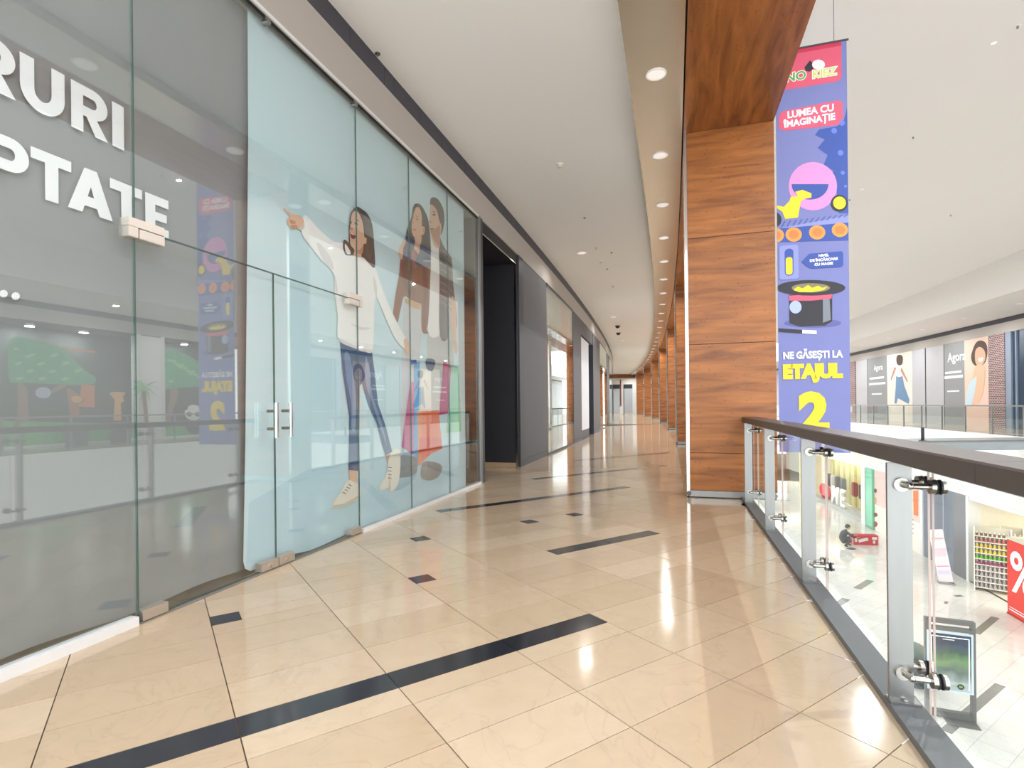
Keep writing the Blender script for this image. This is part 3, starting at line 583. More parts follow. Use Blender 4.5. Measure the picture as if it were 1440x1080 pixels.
def glass_bay(s0, s1, lab, fill):
    e = empty('poster_window', W((s0 + s1) / 2, 0), 0, lab, 'shop window')
    n = 3; w = (s1 - s0) / n
    for k in range(n): wpart(e, 'glass_pane', s0 + k * w + .004, s0 + (k + 1) * w - .004, -.006, .006, .05, ZF - .05, M['glass'])
    wpart(e, 'frame', s0, s1, -.04, .015, 0, .05, M['slate']); wpart(e, 'frame', s0, s1, -.04, .015, ZF - .05, ZF, M['slate']); wpart(e, 'frame', s1 - .05, s1, -.04, .015, .05, ZF - .05, M['slate'])
    for (a, b, z0, z1, m) in fill: wpart(e, 'poster', a, b, -.09, -.07, z0, z1, m)
    return e
gw = glass_bay(10.235, 14.1, 'shop window with a grey and brick red poster lettered Agora', [(10.24, 12.5, .05, ZF - .05, P('poster_grey', (150, 150, 146))), (12.5, 14.05, .05, ZF - .05, P('poster_brick', (176, 92, 72)))])
glass_bay(22.6, 27.5, 'far shop window with a pale orange poster', [(22.65, 27.45, .05, ZF - .05, P('poster_orange', (222, 150, 104)))])
glass_bay(30.5, 36, 'last shop window before the bend, glass over pale poster', [(30.55, 35.9, .05, ZF - .05, P('poster_pale', (206, 200, 194)))])
def text(name, body, size, m, par, mw, offset=.0, align='CENTER', sx_=1.0, ext=.0):
    cu = bpy.data.curves.new(name, 'FONT'); cu.body = body; cu.size = size; cu.align_x = align; cu.align_y = 'CENTER'; cu.offset = offset; cu.extrude = ext; cu.resolution_u = 3
    t = bpy.data.objects.new(name, cu); COL.objects.link(t); dg = bpy.context.evaluated_depsgraph_get(); dg.update()
    me = bpy.data.meshes.new_from_object(t.evaluated_get(dg)); bpy.data.objects.remove(t); bpy.data.curves.remove(cu)
    me.name = name; me.materials.clear(); me.materials.append(m)
    o = link(name, me); o.matrix_world = mw @ Matrix.Diagonal((sx_, 1, 1, 1))
    if par is not None:
        mwl = o.matrix_world.copy(); pm = Matrix.Translation(par.location) @ par.rotation_euler.to_matrix().to_4x4(); o.parent = par; o.matrix_parent_inverse = Matrix.Identity(4); o.matrix_basis = pm.inverted() @ mwl
    return o
def face_to_o(s, o, z, sign=1):   # text plane on a surface at offset o, reading along s (seen from the corridor: sign=+1 faces +o)
    x, y, h = path(s); n = Vector((math.cos(h), -math.sin(h), 0)) * sign; t = Vector((math.sin(h), math.cos(h), 0)) * sign; up = Vector((0, 0, 1))
    m = Matrix((t, up, n)).transposed().to_4x4(); m.translation = W(s, o, z); return m
text('lettering', 'Agora', .55, M['print_white'], gw, face_to_o(11.3, -.068, 3.1), .012)
text('lettering', 'mall', .25, M['print_white'], gw, face_to_o(11.75, -.068, 2.72), .006)
unpar(pyd('printed_figure', [W(12.9, -.069, .3), W(13.6, -.069, .3), W(13.55, -.069, 1.7), W(13.7, -.069, 2.2), W(13.45, -.069, 2.6), W(13.45, -.069, 3.0), W(13.2, -.069, 3.0), W(13.2, -.069, 2.6), W(12.95, -.069, 2.2), W(13.05, -.069, 1.7)], [tuple(range(10))], P('poster_figure', (222, 186, 158)), None), gw)
dr = empty('white_doorway', W(17.6, 0), 0, 'tall shop doorway hung with a white sheet beside a dark leaf', 'doorway')
wpart(dr, 'surround', 15.6, 19.6, -.1, -.02, 3.6, ZF, M['grey_panel']); wpart(dr, 'surround', 15.6, 15.9, -.1, .0, 0, 3.6, M['grey_panel']); wpart(dr, 'white_sheet', 15.9, 18.4, -.06, -.05, .3, 3.55, P('white_sheet', (218, 220, 226))); wpart(dr, 'dark_leaf', 18.4, 19.6, -.3, -.25, 0, 3.6, M['black']); wpart(dr, 'frame', 19.5, 19.6, -.25, .01, 0, 3.6, M['slate'])
wpart(dr, 'lower_panel', 15.9, 18.4, -.065, -.055, 0, .3, M['grey_panel'])
M['satin'] = mat('satin_steel', (176, 172, 166), .24, metal=1.0, var=.05)
# ================================================================== WOOD PILLARS
def pillar(s, label):
    t = empty('wood_pillar', W(s, 3.0, 0), rotz(s), label, 'pillar', 'cherry wood pillars along the gallery edge')
    w, d = 1.05, .5
    B().box(.012, w - .012, .012, d, .0, ZS).build('core', M['void'], t)
    zs = (.09, .565, 1.935, 3.28, ZS)
    for a, b in zip(zs, zs[1:]):
        B().box(.04, w, 0, .03, a + .003, b - .003, .001).build('wood_panel', M['wood_x'], t)
        B().box(w - .02, w + .002, .03, d, a + .003, b - .003).build('side_panel', M['wood_x'], t)
    B().box(0, .038, -.004, d, .02, ZS).build('steel_edge', M['chrome'], t)
    B().box(.03, w - .02, -.006, .03, .012, .088, .001).build('kick_plate', M['steel'], t)
    for x in (.025, w - .03): B().cyl((x, -.012, .05), (x, .02, .05), .03).build('kick_boss', P('dark_bronze', (96, 92, 84)), t)
    return t
names = ['cherry wood pillar that the dark handrail runs into', 'second cherry wood pillar, next after the one at the handrail', 'third cherry wood pillar along the gallery edge', 'fourth cherry wood pillar along the gallery edge', 'fifth cherry wood pillar along the gallery edge', 'sixth cherry wood pillar along the gallery edge, close to the bend', 'cherry wood pillar next to the white end wall']
for k, nm in enumerate(names): pillar(4.94 + 9.2 * k, nm)
# ================================================================== GLASS RAILING (ours)
rl = empty('glass_railing', W(2, 3.7), rotz(2), 'glass railing with steel posts and broad dark brown handrail', 'railing')
def rpart(o, par=None):
    par = par or rl; M_ = Matrix.Translation(par.location) @ par.rotation_euler.to_matrix().to_4x4(); o.matrix_parent_inverse = Matrix.Identity(4); mw = o.matrix_basis.copy(); o.parent = par; o.matrix_basis = M_.inverted() @ mw; return o
segs = [-6.0, -3.2, -.45, 2.05, 4.935]
for a, b in zip(segs, segs[1:]):
    rpart(sweep('handrail', [(3.655, .955), (3.665, .95), (3.825, .95), (3.835, .955), (3.835, 1.012), (3.828, 1.018), (3.662, 1.018), (3.655, 1.012)], a + .0015, b - .0015, M['rail_top'], None, .5))
posts = [.16 + 1.47 * k for k in range(-3, 4)]
OGL = 3.785
for k, s in enumerate(posts):
    x, y, h = path(s)
    def loc(b, nm, m): return rpart(b.build(nm, m, None, W(s, 3.64), rotz(s), True))
    p = loc(B().box(0, .082, -.008, .008, .035, .95, .001), 'post', M['steel'])
    q = B().box(-.002, .1, -.03, .03, .03, .04, .001).build('base_plate', M['steel'], p); B().cyl((.05, -.02, .04), (.05, -.02, .046), .008).cyl((.05, .02, .04), (.05, .02, .046), .008).build('bolt', M['chrome'], p)
    for z in (.148, .868):
        for sg in (-1, 1):
            b = B(); y0 = sg * .008; y1 = sg * .055
            b.cyl((.045, y0, z), (.045, y0 + sg * .012, z), .026, n=20); b.cyl((.045, y0, z), (.06, y1, z), .011); b.sph((.06, y1, z), .013)
            b.cyl((.06, y1, z), (.122, y1, z), .011); c = b.build('standoff', M['satin'], p, smooth=True)
            b = B(); b.cyl((.12, y1, z), (.135, y1, z), .027, n=20); b.cyl((.155, y1, z), (.168, y1, z), .027, n=20); b.build('clamp_disc', M['satin'], c, smooth=True)
            b = B(); b.cyl((.135, y1, z), (.14, y1, z), .028, n=20); b.cyl((.15, y1, z), (.155, y1, z), .028, n=20); b.build('gasket', M['rubber'], c)
for a, b in zip(posts, posts[1:] + [None]):
    if b is None: a2, b2 = a + .018, 4.93
    else: a2, b2 = a + .018, b - .018
    g = pbox('glass_pane', a2, b2, OGL - .0035, OGL + .0035, -.12, .93, M['rail_glass'], None, .5); rpart(g)
    for e in (a2, b2):
        rpart(pbox('glass_edge', e - .0008, e + .0008, OGL - .0037, OGL + .0037, -.12, .93, P('glass_edge_pink', (178, 160, 152), .3), None, .5))
# sections of railing further along, between the pillars
for k in range(0, 5):
    s0, s1 = 4.94 + 9.2 * k + .55, 4.94 + 9.2 * (k + 1) - .05
    if k > 2: break
    e = empty('glass_railing', W(s0, 3.7), rotz(s0), ['glass railing section past the first wood pillar', 'glass railing section past the second wood pillar', 'glass railing section past the third wood pillar'][k], 'railing')
    rpart(pbox('handrail', s0, s1, 3.655, 3.835, .95, 1.018, M['rail_top'], None, .8), e)
    n = 6
    for q in range(n + 1):
        s = s0 + .1 + (s1 - s0 - .2) * q / n
        o = B().box(0, .082, -.008, .008, .035, .95).build('post', M['steel'], None, W(s, 3.64), rotz(s)); rpart(o, e)
        if q < n: rpart(pbox('glass_pane', s + .02, s + (s1 - s0 - .2) / n - .02, OGL - .0035, OGL + .0035, -.12, .93, M['rail_glass'], None, .8), e)
# ================================================================== HANGING BANNER beside the first pillar
SB = 4.92; BL, BRt, BZ0, BZ1 = 4.07, 4.83, .59, 5.43
ban = empty('hanging_banner', W(SB, (BL + BRt) / 2, BZ0), rotz(SB), 'tall violet blue hanging banner with a top hat picture and yellow 2', 'banner')
_bn = Vector((math.cos(path(SB)[2]), -math.sin(path(SB)[2]))); _bp = W(SB, 0).xy; _bd = Vector((-_bn.y, _bn.x))
def bxz(px, py):       # photo pixel -> (x across, z up) in the banner's own plane
    a, b = ray(px, py); d = Vector((a, 1.0)); Y = _bp.dot(_bd) / d.dot(_bd); p = d * Y
    return (p - _bp).dot(_bn) - (BL + BRt) / 2, EYE + b * Y - BZ0
VB = P('banner_violet', (116, 122, 178), .6); VB2 = P('banner_blue', (54, 80, 160), .6); VP = P('banner_pink_red', (214, 88, 114), .6); VY = P('banner_yellow', (238, 206, 44), .6)
VW = P('banner_white', (240, 240, 244), .6); VK = P('banner_black', (42, 42, 50), .6); VL = P('banner_lilac', (136, 144, 202), .6); VO = P('banner_orange', (240, 150, 70), .6); VM = P('banner_magenta_pink', (222, 142, 200), .6)
hw = (BRt - BL) / 2
vs, fs = [], []; nx = 16
for side in (0, 1):
    for i in range(nx + 1):
        x = -hw + 2 * hw * i / nx; yy = .004 * side
        vs += [(x, yy, 0), (x, yy, BZ1 - BZ0)]
for i in range(nx):
    a = 2 * i; fs.append((a, a + 2, a + 3, a + 1)); b = 2 * (nx + 1) + a; fs.append((b, b + 1, b + 3, b + 2))
n_ = 2 * (nx + 1); fs += [(0, 1, n_ + 1, n_), (2 * nx, n_ + 2 * nx, n_ + 2 * nx + 1, 2 * nx + 1), (0, n_, n_ + 2 * nx, 2 * nx)]
pyd('cloth', vs, fs, VB, ban)
b = B(); b.cyl((-hw - .02, .002, BZ1 - BZ0), (hw + .02, .002, BZ1 - BZ0), .012); b.build('top_rod', M['slate'], ban)
b = B(); b.cyl((-.25, .002, BZ1 - BZ0), (-.25, .002, ZA - BZ0), .004, n=6); b.cyl((.25, .002, BZ1 - BZ0), (.25, .002, ZA - BZ0), .004, n=6); b.build('hanging_wire', M['steel'], ban)
_bl = [0]
def bshape(name, pts, m, smooth=False, raw=False, n=4):
    """pts in photo pixels (or raw banner x,z)"""
    _bl[0] += 1; q = crom(pts, n) if smooth else pts
    q = q if raw else [bxz(x, y) for x, y in q]
    q = [(max(-hw + .001, min(hw - .001, x)), max(.001, min(BZ1 - BZ0 - .002, z))) for x, z in q]
    bm = bmesh.new(); f = bm.faces.new([bm.verts.new((x, -.0008 - .00015 * _bl[0], z)) for x, z in q]); f.normal_update()
    if f.normal.y > 0: f.normal_flip()
    bmesh.ops.triangulate(bm, faces=[f]); me = bpy.data.meshes.new('printed_' + name); bm.to_mesh(me); bm.free(); me.materials.append(m); return link('printed_' + name, me, ban)
def ell(cx, cy, rx, ry, n=20, a0=0, a1=360):
    return [(cx + rx * math.cos(math.radians(a0 + (a1 - a0) * k / n)), cy + ry * math.sin(math.radians(a0 + (a1 - a0) * k / n))) for k in range(n if a1 - a0 == 360 else n + 1)]
def btext(body, size, px, py, m, sx_=1.0, off=.006, tilt=0):
    _bl[0] += 1; x, z = bxz(px, py); pm = Matrix.Translation(ban.location) @ ban.rotation_euler.to_matrix().to_4x4()
    loc = Matrix.Translation((x, -.0008 - .00015 * _bl[0], z)) @ Matrix.Rotation(math.radians(90), 4, 'X') @ Matrix.Rotation(tilt, 4, 'Z')
    return text('printed_lettering', body, size, m, ban, pm @ loc, off, 'CENTER', sx_)
def rrect(x0, x1, z0, z1, r, n=5):
    out = []
    for cx, cz, a in ((x1 - r, z1 - r, 0), (x0 + r, z1 - r, 90), (x0 + r, z0 + r, 180), (x1 - r, z0 + r, 270)):
        out += [(cx + r * math.cos(math.radians(a + 90 * k / n)), cz + r * math.sin(math.radians(a + 90 * k / n))) for k in range(n + 1)]
    return out
zz = lambda py, px=1150: bxz(px, py)[1]
xx = lambda px, py=300: bxz(px, py)[0]
# red head panel and its lettering
bshape('panel', rrect(-hw - .0, hw - .055, zz(119), BZ1 - BZ0 + .06, .06), VP, raw=True); bshape('panel_edge', [(-hw, BZ1 - BZ0 - .06), (hw - .055, BZ1 - BZ0 - .06), (hw - .055, BZ1 - BZ0), (-hw, BZ1 - BZ0)], P('banner_crimson', (196, 50, 84), .6), raw=True)
GR, LG = P('banner_green', (96, 164, 96), .6), P('banner_lime', (196, 214, 120), .6)
btext('NO', .14, 1119, 108, P('banner_logo_edge', (232, 236, 220), .6), 1.0, .012); btext('NO', .14, 1119, 108, GR, 1.0, .004)
btext('KIEZ', .13, 1159, 103, P('banner_logo_edge', (232, 236, 220), .6), .95, .012); btext('KIEZ', .13, 1159, 103, LG, .95, .003)
bshape('hat', [(1131, 95), (1139, 85), (1147, 93), (1139, 101), (1133, 100)], VK); bshape('cloud', ell(1151, 91, 9, 7), P('banner_pale', (226, 226, 230), .6), True)
# lumea cu imaginatie
bshape('panel', [(1095.5, 164), (1098, 158.5), (1104, 156), (1176, 141.5), (1183, 142), (1185, 147), (1185, 170), (1182, 174.5), (1176, 176), (1104, 184), (1097, 182), (1095, 178)], VP)
btext('LUMEA CU', .115, 1139.5, 157, VW, .9, .004, .02); btext('ÎMAGINAȚIE', .11, 1138, 170, VW, .9, .004, .02)
# cog field, pale dots, pipe lines
bshape('cog', [(1193, 150), (1193, 300), (1180, 300), (1176, 262), (1168, 255), (1172, 240), (1158, 232), (1164, 218), (1150, 208), (1160, 196), (1146, 190), (1152, 182), (1176, 178), (1186, 172)], VB2)
for cx, cy, r in ((1184, 173, 4), (1173, 184, 4), (1182, 215, 4), (1185, 243, 3), (1189, 262, 2)): bshape('dot', ell(cx, cy, r, r), P('banner_dot', (98, 122, 204), .6))
# plain pink round shape where the picture has its animal figure
bshape('round_shape', ell(1143, 262, 34, 34, 28), VM); bshape('half_round', ell(1139, 259, 26, 22, 16, 0, 180), VB2)
# yellow machine, conveyor with rollers
bshape('machine', [(1092, 289), (1102, 291), (1110, 283), (1112, 277), (1122, 276), (1118, 270), (1128, 267), (1141, 272), (1141, 278), (1130, 280), (1126, 284), (1122, 306), (1104, 308), (1100, 298), (1092, 293)], VY)
bshape('wheel', ell(1180, 286, 12, 12), VK); bshape('hub', ell(1180.5, 285.5, 9, 9), VY); bshape('wheel', ell(1091, 309, 8, 10), VK)
bshape('belt', [(1090, 322), (1193, 303), (1193, 313), (1090, 322.5)], VL); bshape('conveyor', [(1090, 322), (1193, 313), (1193, 338), (1090, 341)], VB2)
for cx, cy in ((1091, 331), (1116, 330), (1149, 327), (1181, 323.5)):
    bshape('roller', ell(cx, cy, 11.5, 10), VO); bshape('roller_core', ell(cx, cy, 7, 6), P('banner_orange_deep', (232, 124, 66), .6))
for k in range(12): bshape('belt_mark', [(1098 + 8 * k, 320 - 1.3 * k), (1099.5 + 8 * k, 320 - 1.3 * k), (1104.5 + 8 * k, 311 - .9 * k), (1103 + 8 * k, 311 - .9 * k)], VB2)
# gauge and tag
bshape('gauge_plate', rrect(xx(1095), xx(1122), zz(393, 1108), zz(345, 1108), .03), VL, raw=True); bshape('gauge', rrect(xx(1102.5), xx(1115), zz(388, 1108), zz(350, 1108), .045), VB2, raw=True); bshape('gauge_fill', rrect(xx(1104), xx(1113.5), zz(386.5, 1108), zz(362, 1108), .03), VY, raw=True)
bshape('tag', [(1127, 368), (1138, 357), (1183, 353.5), (1185.5, 356), (1185.5, 373), (1183, 375.5), (1142, 378), (1136, 376)], VB2)
btext('NIVEL', .042, 1158, 359.5, VW, 1, .002); btext('DE ÎNCĂRCARE', .042, 1158, 365.5, VW, 1, .002); btext('CU MAGIE', .042, 1158, 371.5, VW, 1, .002)
# top hat with wand
bshape('shadow', ell(1143, 454, 40, 6), P('banner_shadow', (92, 96, 160), .6)); bshape('hat_body', [(1110, 415), (1170, 412), (1170, 452), (1160, 458), (1125, 459.5), (1110, 455)], VK); bshape('hat_gloss', [(1157, 417), (1166, 415), (1168, 450), (1157, 454)], P('banner_grey', (122, 128, 138), .6))
bshape('hat_band', [(1109, 416), (1170, 412), (1169, 420), (1140, 423), (1110, 423)], VP); bshape('hat_brim', ell(1140, 405, 48.5, 11, 28), VK); bshape('hat_glow', ell(1140, 405, 27, 6.5, 22), P('banner_gold_shade', (130, 124, 90), .6)); bshape('flames', [(1115, 408), (1122, 403), (1128, 406), (1136, 401), (1142, 405), (1150, 402), (1156, 405), (1164, 403), (1158, 408), (1142, 411), (1124, 411)], VY)
bshape('disc', ell(1118.5, 432, 8.5, 9), P('banner_pale_disc', (168, 182, 222), .6)); bshape('wand', [(1090, 462), (1128, 464), (1128, 469), (1090, 467)], VK); bshape('wand_tip', [(1128, 464), (1148, 465), (1148, 470), (1128, 469)], VW)
# closing lines
btext('NE GĂSEȘTI LA', .115, 1142, 499.5, VW, .80, .005); btext('ETAJUL', .215, 1141.5, 523, VY, .9, .018); btext('2', .62, 1144, 583, VY, .98, .035)
# ================================================================== OPPOSITE GALLERY (upper level)
def osz(px, py, o):     # photo pixel -> (s, z) on the curved surface at offset o
    a, b = ray(px, py); lo, hi = 1.0, 90.0
    for _ in range(40):
        m_ = (lo + hi) / 2
        if inv(a * m_, m_)[1] < o: lo = m_
        else: hi = m_
    return inv(a * lo, lo)[0], EYE + b * lo
def shop(name, s, o, label, cat): return empty(name, W(s, o), 0, label, cat, kind='structure' if cat == 'shop' else None)
OF = 17.0
def upanel(par, nm, s0, s1, m, o0=OF, o1=OF + .06, z0=.0, z1=ZF - .008): return wpart(par, nm, s0, s1, o0, o1, z0, z1, m)
def fbar(par, x0, x1, y0, y1, o=OF - .004, m=None):
    s0, z0 = osz(x0, (y0 + y1) / 2, o); s1, _ = osz(x1, (y0 + y1) / 2, o); zt = osz((x0 + x1) / 2, y0, o)[1]; zb = osz((x0 + x1) / 2, y1, o)[1]
    return unpar(pyd('printed_line', [W(s0, o, zb), W(s1, o, zb), W(s1, o, zt), W(s0, o, zt)], [(0, 1, 2, 3)], m or M['print_white']), par)
def ffig(par, pts, m, o, nm='printed_figure', smooth=True):
    q = crom(pts, 4) if smooth else pts
    vs = [W(s, o, z) for s, z in (osz(x, y, o) for x, y in q)]
    me = bpy.data.meshes.new(nm); bm = bmesh.new(); f = bm.faces.new([bm.verts.new(v) for v in vs]); bmesh.ops.triangulate(bm, faces=[f]); bm.to_mesh(me); bm.free(); me.materials.append(m)
    return unpar(link(nm, me), par)
PG, PW = P('poster_grey_far', (150, 152, 154)), P('poster_cream', (232, 226, 216))
e1 = shop('agora_poster', 34, OF, 'grey and cream wall poster with a walking figure in jeans, lettered Agora', 'poster')
upanel(e1, 'grey_field', 35.5, 38.15, PG); upanel(e1, 'cream_field', 32.6, 35.5, PW)
e2 = shop('agora_poster', 27, OF, 'grey and peach wall poster with a smiling face, lettered Agora', 'poster')
upanel(e2, 'grey_field', 27.82, 29.5, PG); upanel(e2, 'peach_field', 26.0, 27.82, P('poster_peach', (236, 204, 188)))
for e, px, pl, o in ((e1, 1235, ((1223, 1243, 530, 533), (1222, 1245, 538, 541), (1226, 1240, 553, 555)), 0), (e2, 1343, ((1329, 1352, 522, 525), (1328, 1354, 528, 532), (1332, 1349, 549, 551)), 0)):
    s, z = osz(px + (2 if px > 1300 else 0), 517 if px < 1300 else 502, OF - .005)
    text('lettering', 'Agora', .62 if px > 1300 else .5, M['print_white'], e, face_to_o(s, OF - .006, z, -1), .014)
    for l in pl: fbar(e, *l)
cf = cr(1180, 400, .22222)
O1 = OF - .006
ffig(e1, cf((360, 575), (400, 575), (412, 640), (445, 730), (440, 756), (415, 730), (385, 660), (372, 720), (362, 756), (350, 750), (358, 650)), P('far_denim', (110, 142, 180)), O1, smooth=False)
ffig(e1, cf((355, 505), (400, 505), (405, 540), (398, 580), (362, 580), (352, 540)), P('far_white_top', (236, 232, 228)), O1 - .002)
ffig(e1, cf((362, 530), (330, 605), (325, 600), (350, 520)), SK2, O1 - .004, smooth=False); ffig(e1, cf((395, 525), (435, 612), (430, 618), (388, 545)), SK2, O1 - .004, smooth=False)
ffig(e1, cf((365, 455), (380, 445), (400, 455), (402, 490), (392, 510), (370, 508), (362, 485)), HR2, O1 - .006)
ffig(e2, cf((850, 400), (870, 365), (900, 355), (930, 375), (938, 430), (925, 490), (890, 520), (850, 505), (835, 460)), HR2, O1); ffig(e2, cf((862, 420), (890, 395), (920, 420), (925, 470), (905, 510), (882, 515), (862, 490)), SK, O1 - .002)
ffig(e2, cf((880, 470), (912, 462), (905, 485), (888, 488)), VW, O1 - .004); ffig(e2, cf((860, 520), (915, 515), (925, 560), (905, 700), (860, 760), (820, 760), (840, 650)), P('far_skin_arm', (234, 190, 160)), O1 - .003); ffig(e2, cf((820, 640), (860, 590), (870, 600), (840, 760), (800, 760)), P('far_pale_blue', (200, 222, 232)), O1 - .005)
for s0_, s1_, lb in ((38.15, 39.9, 'pale grey shop panel left of the walking figure poster'), (31.25, 32.6, 'pale grey shop panel right of the walking figure poster'), (29.5, 31.2, 'pale grey shop panel beside the smiling face poster')):
    e = shop('grey_shop_panel', s0_, OF, lb, 'wall panel'); upanel(e, 'panel', s0_ + .02, s1_ - .02, P('pale_grey_panel', (190, 190, 194))); upanel(e, 'joint', s0_ - .02, s0_ + .02, M['slate'], OF - .01)
# brick pier
bmt = bpy.data.materials.new('purple_brick'); bmt.use_nodes = True; nt = bmt.node_tree; pn = nt.nodes['Principled BSDF']
tc = nt.nodes.new('ShaderNodeTexCoord'); sp = nt.nodes.new('ShaderNodeSeparateXYZ'); cb_ = nt.nodes.new('ShaderNodeCombineXYZ'); nt.links.new(tc.outputs['Object'], sp.inputs[0]); nt.links.new(sp.outputs['Y'], cb_.inputs[0]); nt.links.new(sp.outputs['Z'], cb_.inputs[1])
bt = nt.nodes.new('ShaderNodeTexBrick'); bt.inputs['Scale'].default_value = 3.2; bt.inputs['Color1'].default_value = (*lin((138, 92, 92)), 1); bt.inputs['Color2'].default_value = (*lin((106, 70, 74)), 1); bt.inputs['Mortar'].default_value = (*lin((206, 198, 194)), 1); bt.inputs['Mortar Size'].default_value = .03
nt.links.new(cb_.outputs[0], bt.inputs['Vector']); nt.links.new(bt.outputs[0], pn.inputs['Base Color']); pn.inputs['Roughness'].default_value = .8
e = shop('brick_pier', 25.4, OF, 'purple brick pier beside the smiling face poster', 'pier'); upanel(e, 'brickwork', 24.95, 26.0, bmt, OF - .05)
e = shop('brick_pier', 40.4, OF, 'purple brick pier beyond the walking figure poster', 'pier'); upanel(e, 'brickwork', 39.9, 40.9, bmt, OF - .05)
e = shop('dark_shopfront', 22, OF, 'dark blue glazed shop front next to the brick pier', 'storefront')
upanel(e, 'glazing', 18.4, 24.6, P('dark_blue_glass', (58, 76, 96), .15), OF + .05, OF + .1); upanel(e, 'frame', 24.6, 24.95, P('pale_blue_frame', (146, 158, 176)), OF - .02); upanel(e, 'mullion', 24.3, 24.36, P('pale_blue_frame', (146, 158, 176)), OF - .01); upanel(e, 'mullion', 21.2, 21.3, P('pale_blue_frame', (146, 158, 176)), OF - .01)
# ---- the jungle play shop, opposite the glass front and mirrored in it
def rsz(px, py, o):     # pixel seen in the shop glass -> (s, z) on the opposite surface it mirrors
    a, b = ray(px, py); h = math.radians(HD); n = Vector((math.cos(h), -math.sin(h))); d = Vector((a, 1.0))
    t = (GX * n.x + GY * n.y) / d.dot(n); p = d * t; dm = d - n * (2 * d.dot(n)); lo, hi = 0.0, 60.0
    for _ in range(40):
        m_ = (lo + hi) / 2; q = p + dm * m_
        if inv(q.x, q.y)[1] < o: lo = m_
        else: hi = m_
    q = p + dm * lo; return inv(q.x, q.y)[0], EYE + b * (t + lo)
js = shop('jungle_play_shop', 12.5, OF, 'play shop across the atrium with jungle trees and animals on its windows', 'storefront')
wpart(js, 'back_wall', 7.4, 18.2, OF + 1.2, OF + 1.3, 0, ZF, P('dark_interior', (62, 66, 64)))
wpart(js, 'side_wall', 7.4, 7.5, OF, OF + 1.3, 0, ZF, M['white']); wpart(js, 'shop_ceiling', 7.4, 18.2, OF, OF + 1.3, ZF - .04, ZF, M['black'])
for s in (8.6, 13.05, 14.0, 18.1): wpart(js, 'mullion', s, s + .14, OF - .02, OF + .06, 0, ZF, M['alu'])
wpart(js, 'white_pier', 13.19, 14.0, OF, OF + .5, 0, ZF, M['white']); wpart(js, 'sill', 7.4, 18.2, OF - .02, OF + .06, 0, .08, M['alu'])
cj = cr(0, 440, .2292)
_jl = [0]
def jf(pts, c, nm='printed_leaf', smooth=True):
    _jl[0] += 1; o = OF + .03 - .0015 * _jl[0]; q = crom(pts, 4) if smooth else pts
    vs = [W(s, o, max(.09, min(ZF - .05, z))) for s, z in (rsz(x, y, o) for x, y in q)]
    me = bpy.data.meshes.new(nm); bm = bmesh.new(); f = bm.faces.new([bm.verts.new(v) for v in vs]); bmesh.ops.triangulate(bm, faces=[f]); bm.to_mesh(me); bm.free(); me.materials.append(c); return unpar(link(nm, me), js)
GRN, GR2, GR3, TRK = P('mural_green', (84, 168, 122), var=.35), P('mural_leaf', (150, 210, 150)), P('mural_grass', (96, 190, 96), var=.3), P('mural_trunk', (150, 112, 92))
ORG = P('mural_orange', (222, 130, 60))
jf(cj((500, 440), (580, 445), (580, 580), (480, 575)), ORG, 'printed_window', False); jf(cj((360, 205), (420, 215), (580, 235), (580, 245), (420, 225), (365, 212)), ORG, 'printed_beam', False)
jf(cj((-20, 660), (150, 690), (300, 690), (420, 680), (560, 690), (700, 680), (835, 690), (835, 840), (400, 850), (-20, 870)), GR3, 'printed_grass', False); jf(cj((1000, 700), (1100, 690), (1330, 690), (1330, 775), (1000, 795)), GR3, 'printed_grass', False)
jf(cj((110, 430), (165, 470), (170, 560), (175, 700), (90, 705), (110, 600)), TRK, 'printed_trunk'); jf(cj((300, 480), (370, 450), (420, 400), (428, 408), (390, 460), (310, 495)), TRK, 'printed_branch')
jf(cj((55, 180), (150, 148), (250, 185), (330, 195), (420, 255), (520, 350), (585, 400), (560, 440), (400, 440), (250, 432), (100, 425), (55, 405)), GRN, 'printed_canopy')
for k in range(26): 
    x = 80 + (k * 73) % 430; y = 220 + (k * 47) % 190
    if y < 190 + max(0, x - 330) * .9: continue
    jf(cj((x, y), (x + 18, y - 8), (x + 34, y), (x + 18, y + 10)), GR2)
jf(cj((1045, 440), (1080, 440), (1090, 520), (1050, 620), (1040, 700), (1000, 705), (1040, 540)), TRK, 'printed_trunk')
jf(cj((1000, 245), (1080, 235), (1160, 265), (1250, 330), (1325, 430), (1290, 460), (1180, 445), (1050, 465), (1000, 440)), GRN, 'printed_canopy')
for k in range(14):
    x = 1020 + (k * 67) % 220; y = 290 + (k * 41) % 140
    if y < 250 + max(0, x - 1100) * .9: continue
    jf(cj((x, y), (x + 18, y - 8), (x + 34, y), (x + 18, y + 10)), GR2)
for a in (-70, -35, 0, 30, 150, 185, 215, 250):
    dx, dy = math.cos(math.radians(a)), -math.sin(math.radians(a)); jf(cj((890, 450), (890 + 40 * dx - 8 * dy, 450 + 40 * dy + 8 * dx - 8), (890 + 85 * dx, 450 + 85 * dy + 14), (890 + 40 * dx + 8 * dy, 450 + 40 * dy - 8 * dx + 6)), GR2, 'printed_palm_leaf')
jf(cj((870, 480), (895, 480), (915, 700), (890, 700)), TRK, 'printed_palm_trunk', False)
PB = P('mural_black', (40, 44, 60))
jf(ell(*cj((1190, 690))[0], 11, 13), PB, 'printed_panda_body'); jf(ell(*cj((1187, 612))[0], 12.5, 11), VW, 'printed_panda_head')
for x in (1162, 1213): jf(ell(*cj((x, 622))[0], 3.6, 3.2), PB, 'printed_panda_eye')
for x in (1140, 1234): jf(ell(*cj((x, 582))[0], 3, 3), PB, 'printed_panda_ear')
GF = P('mural_giraffe', (236, 178, 96))
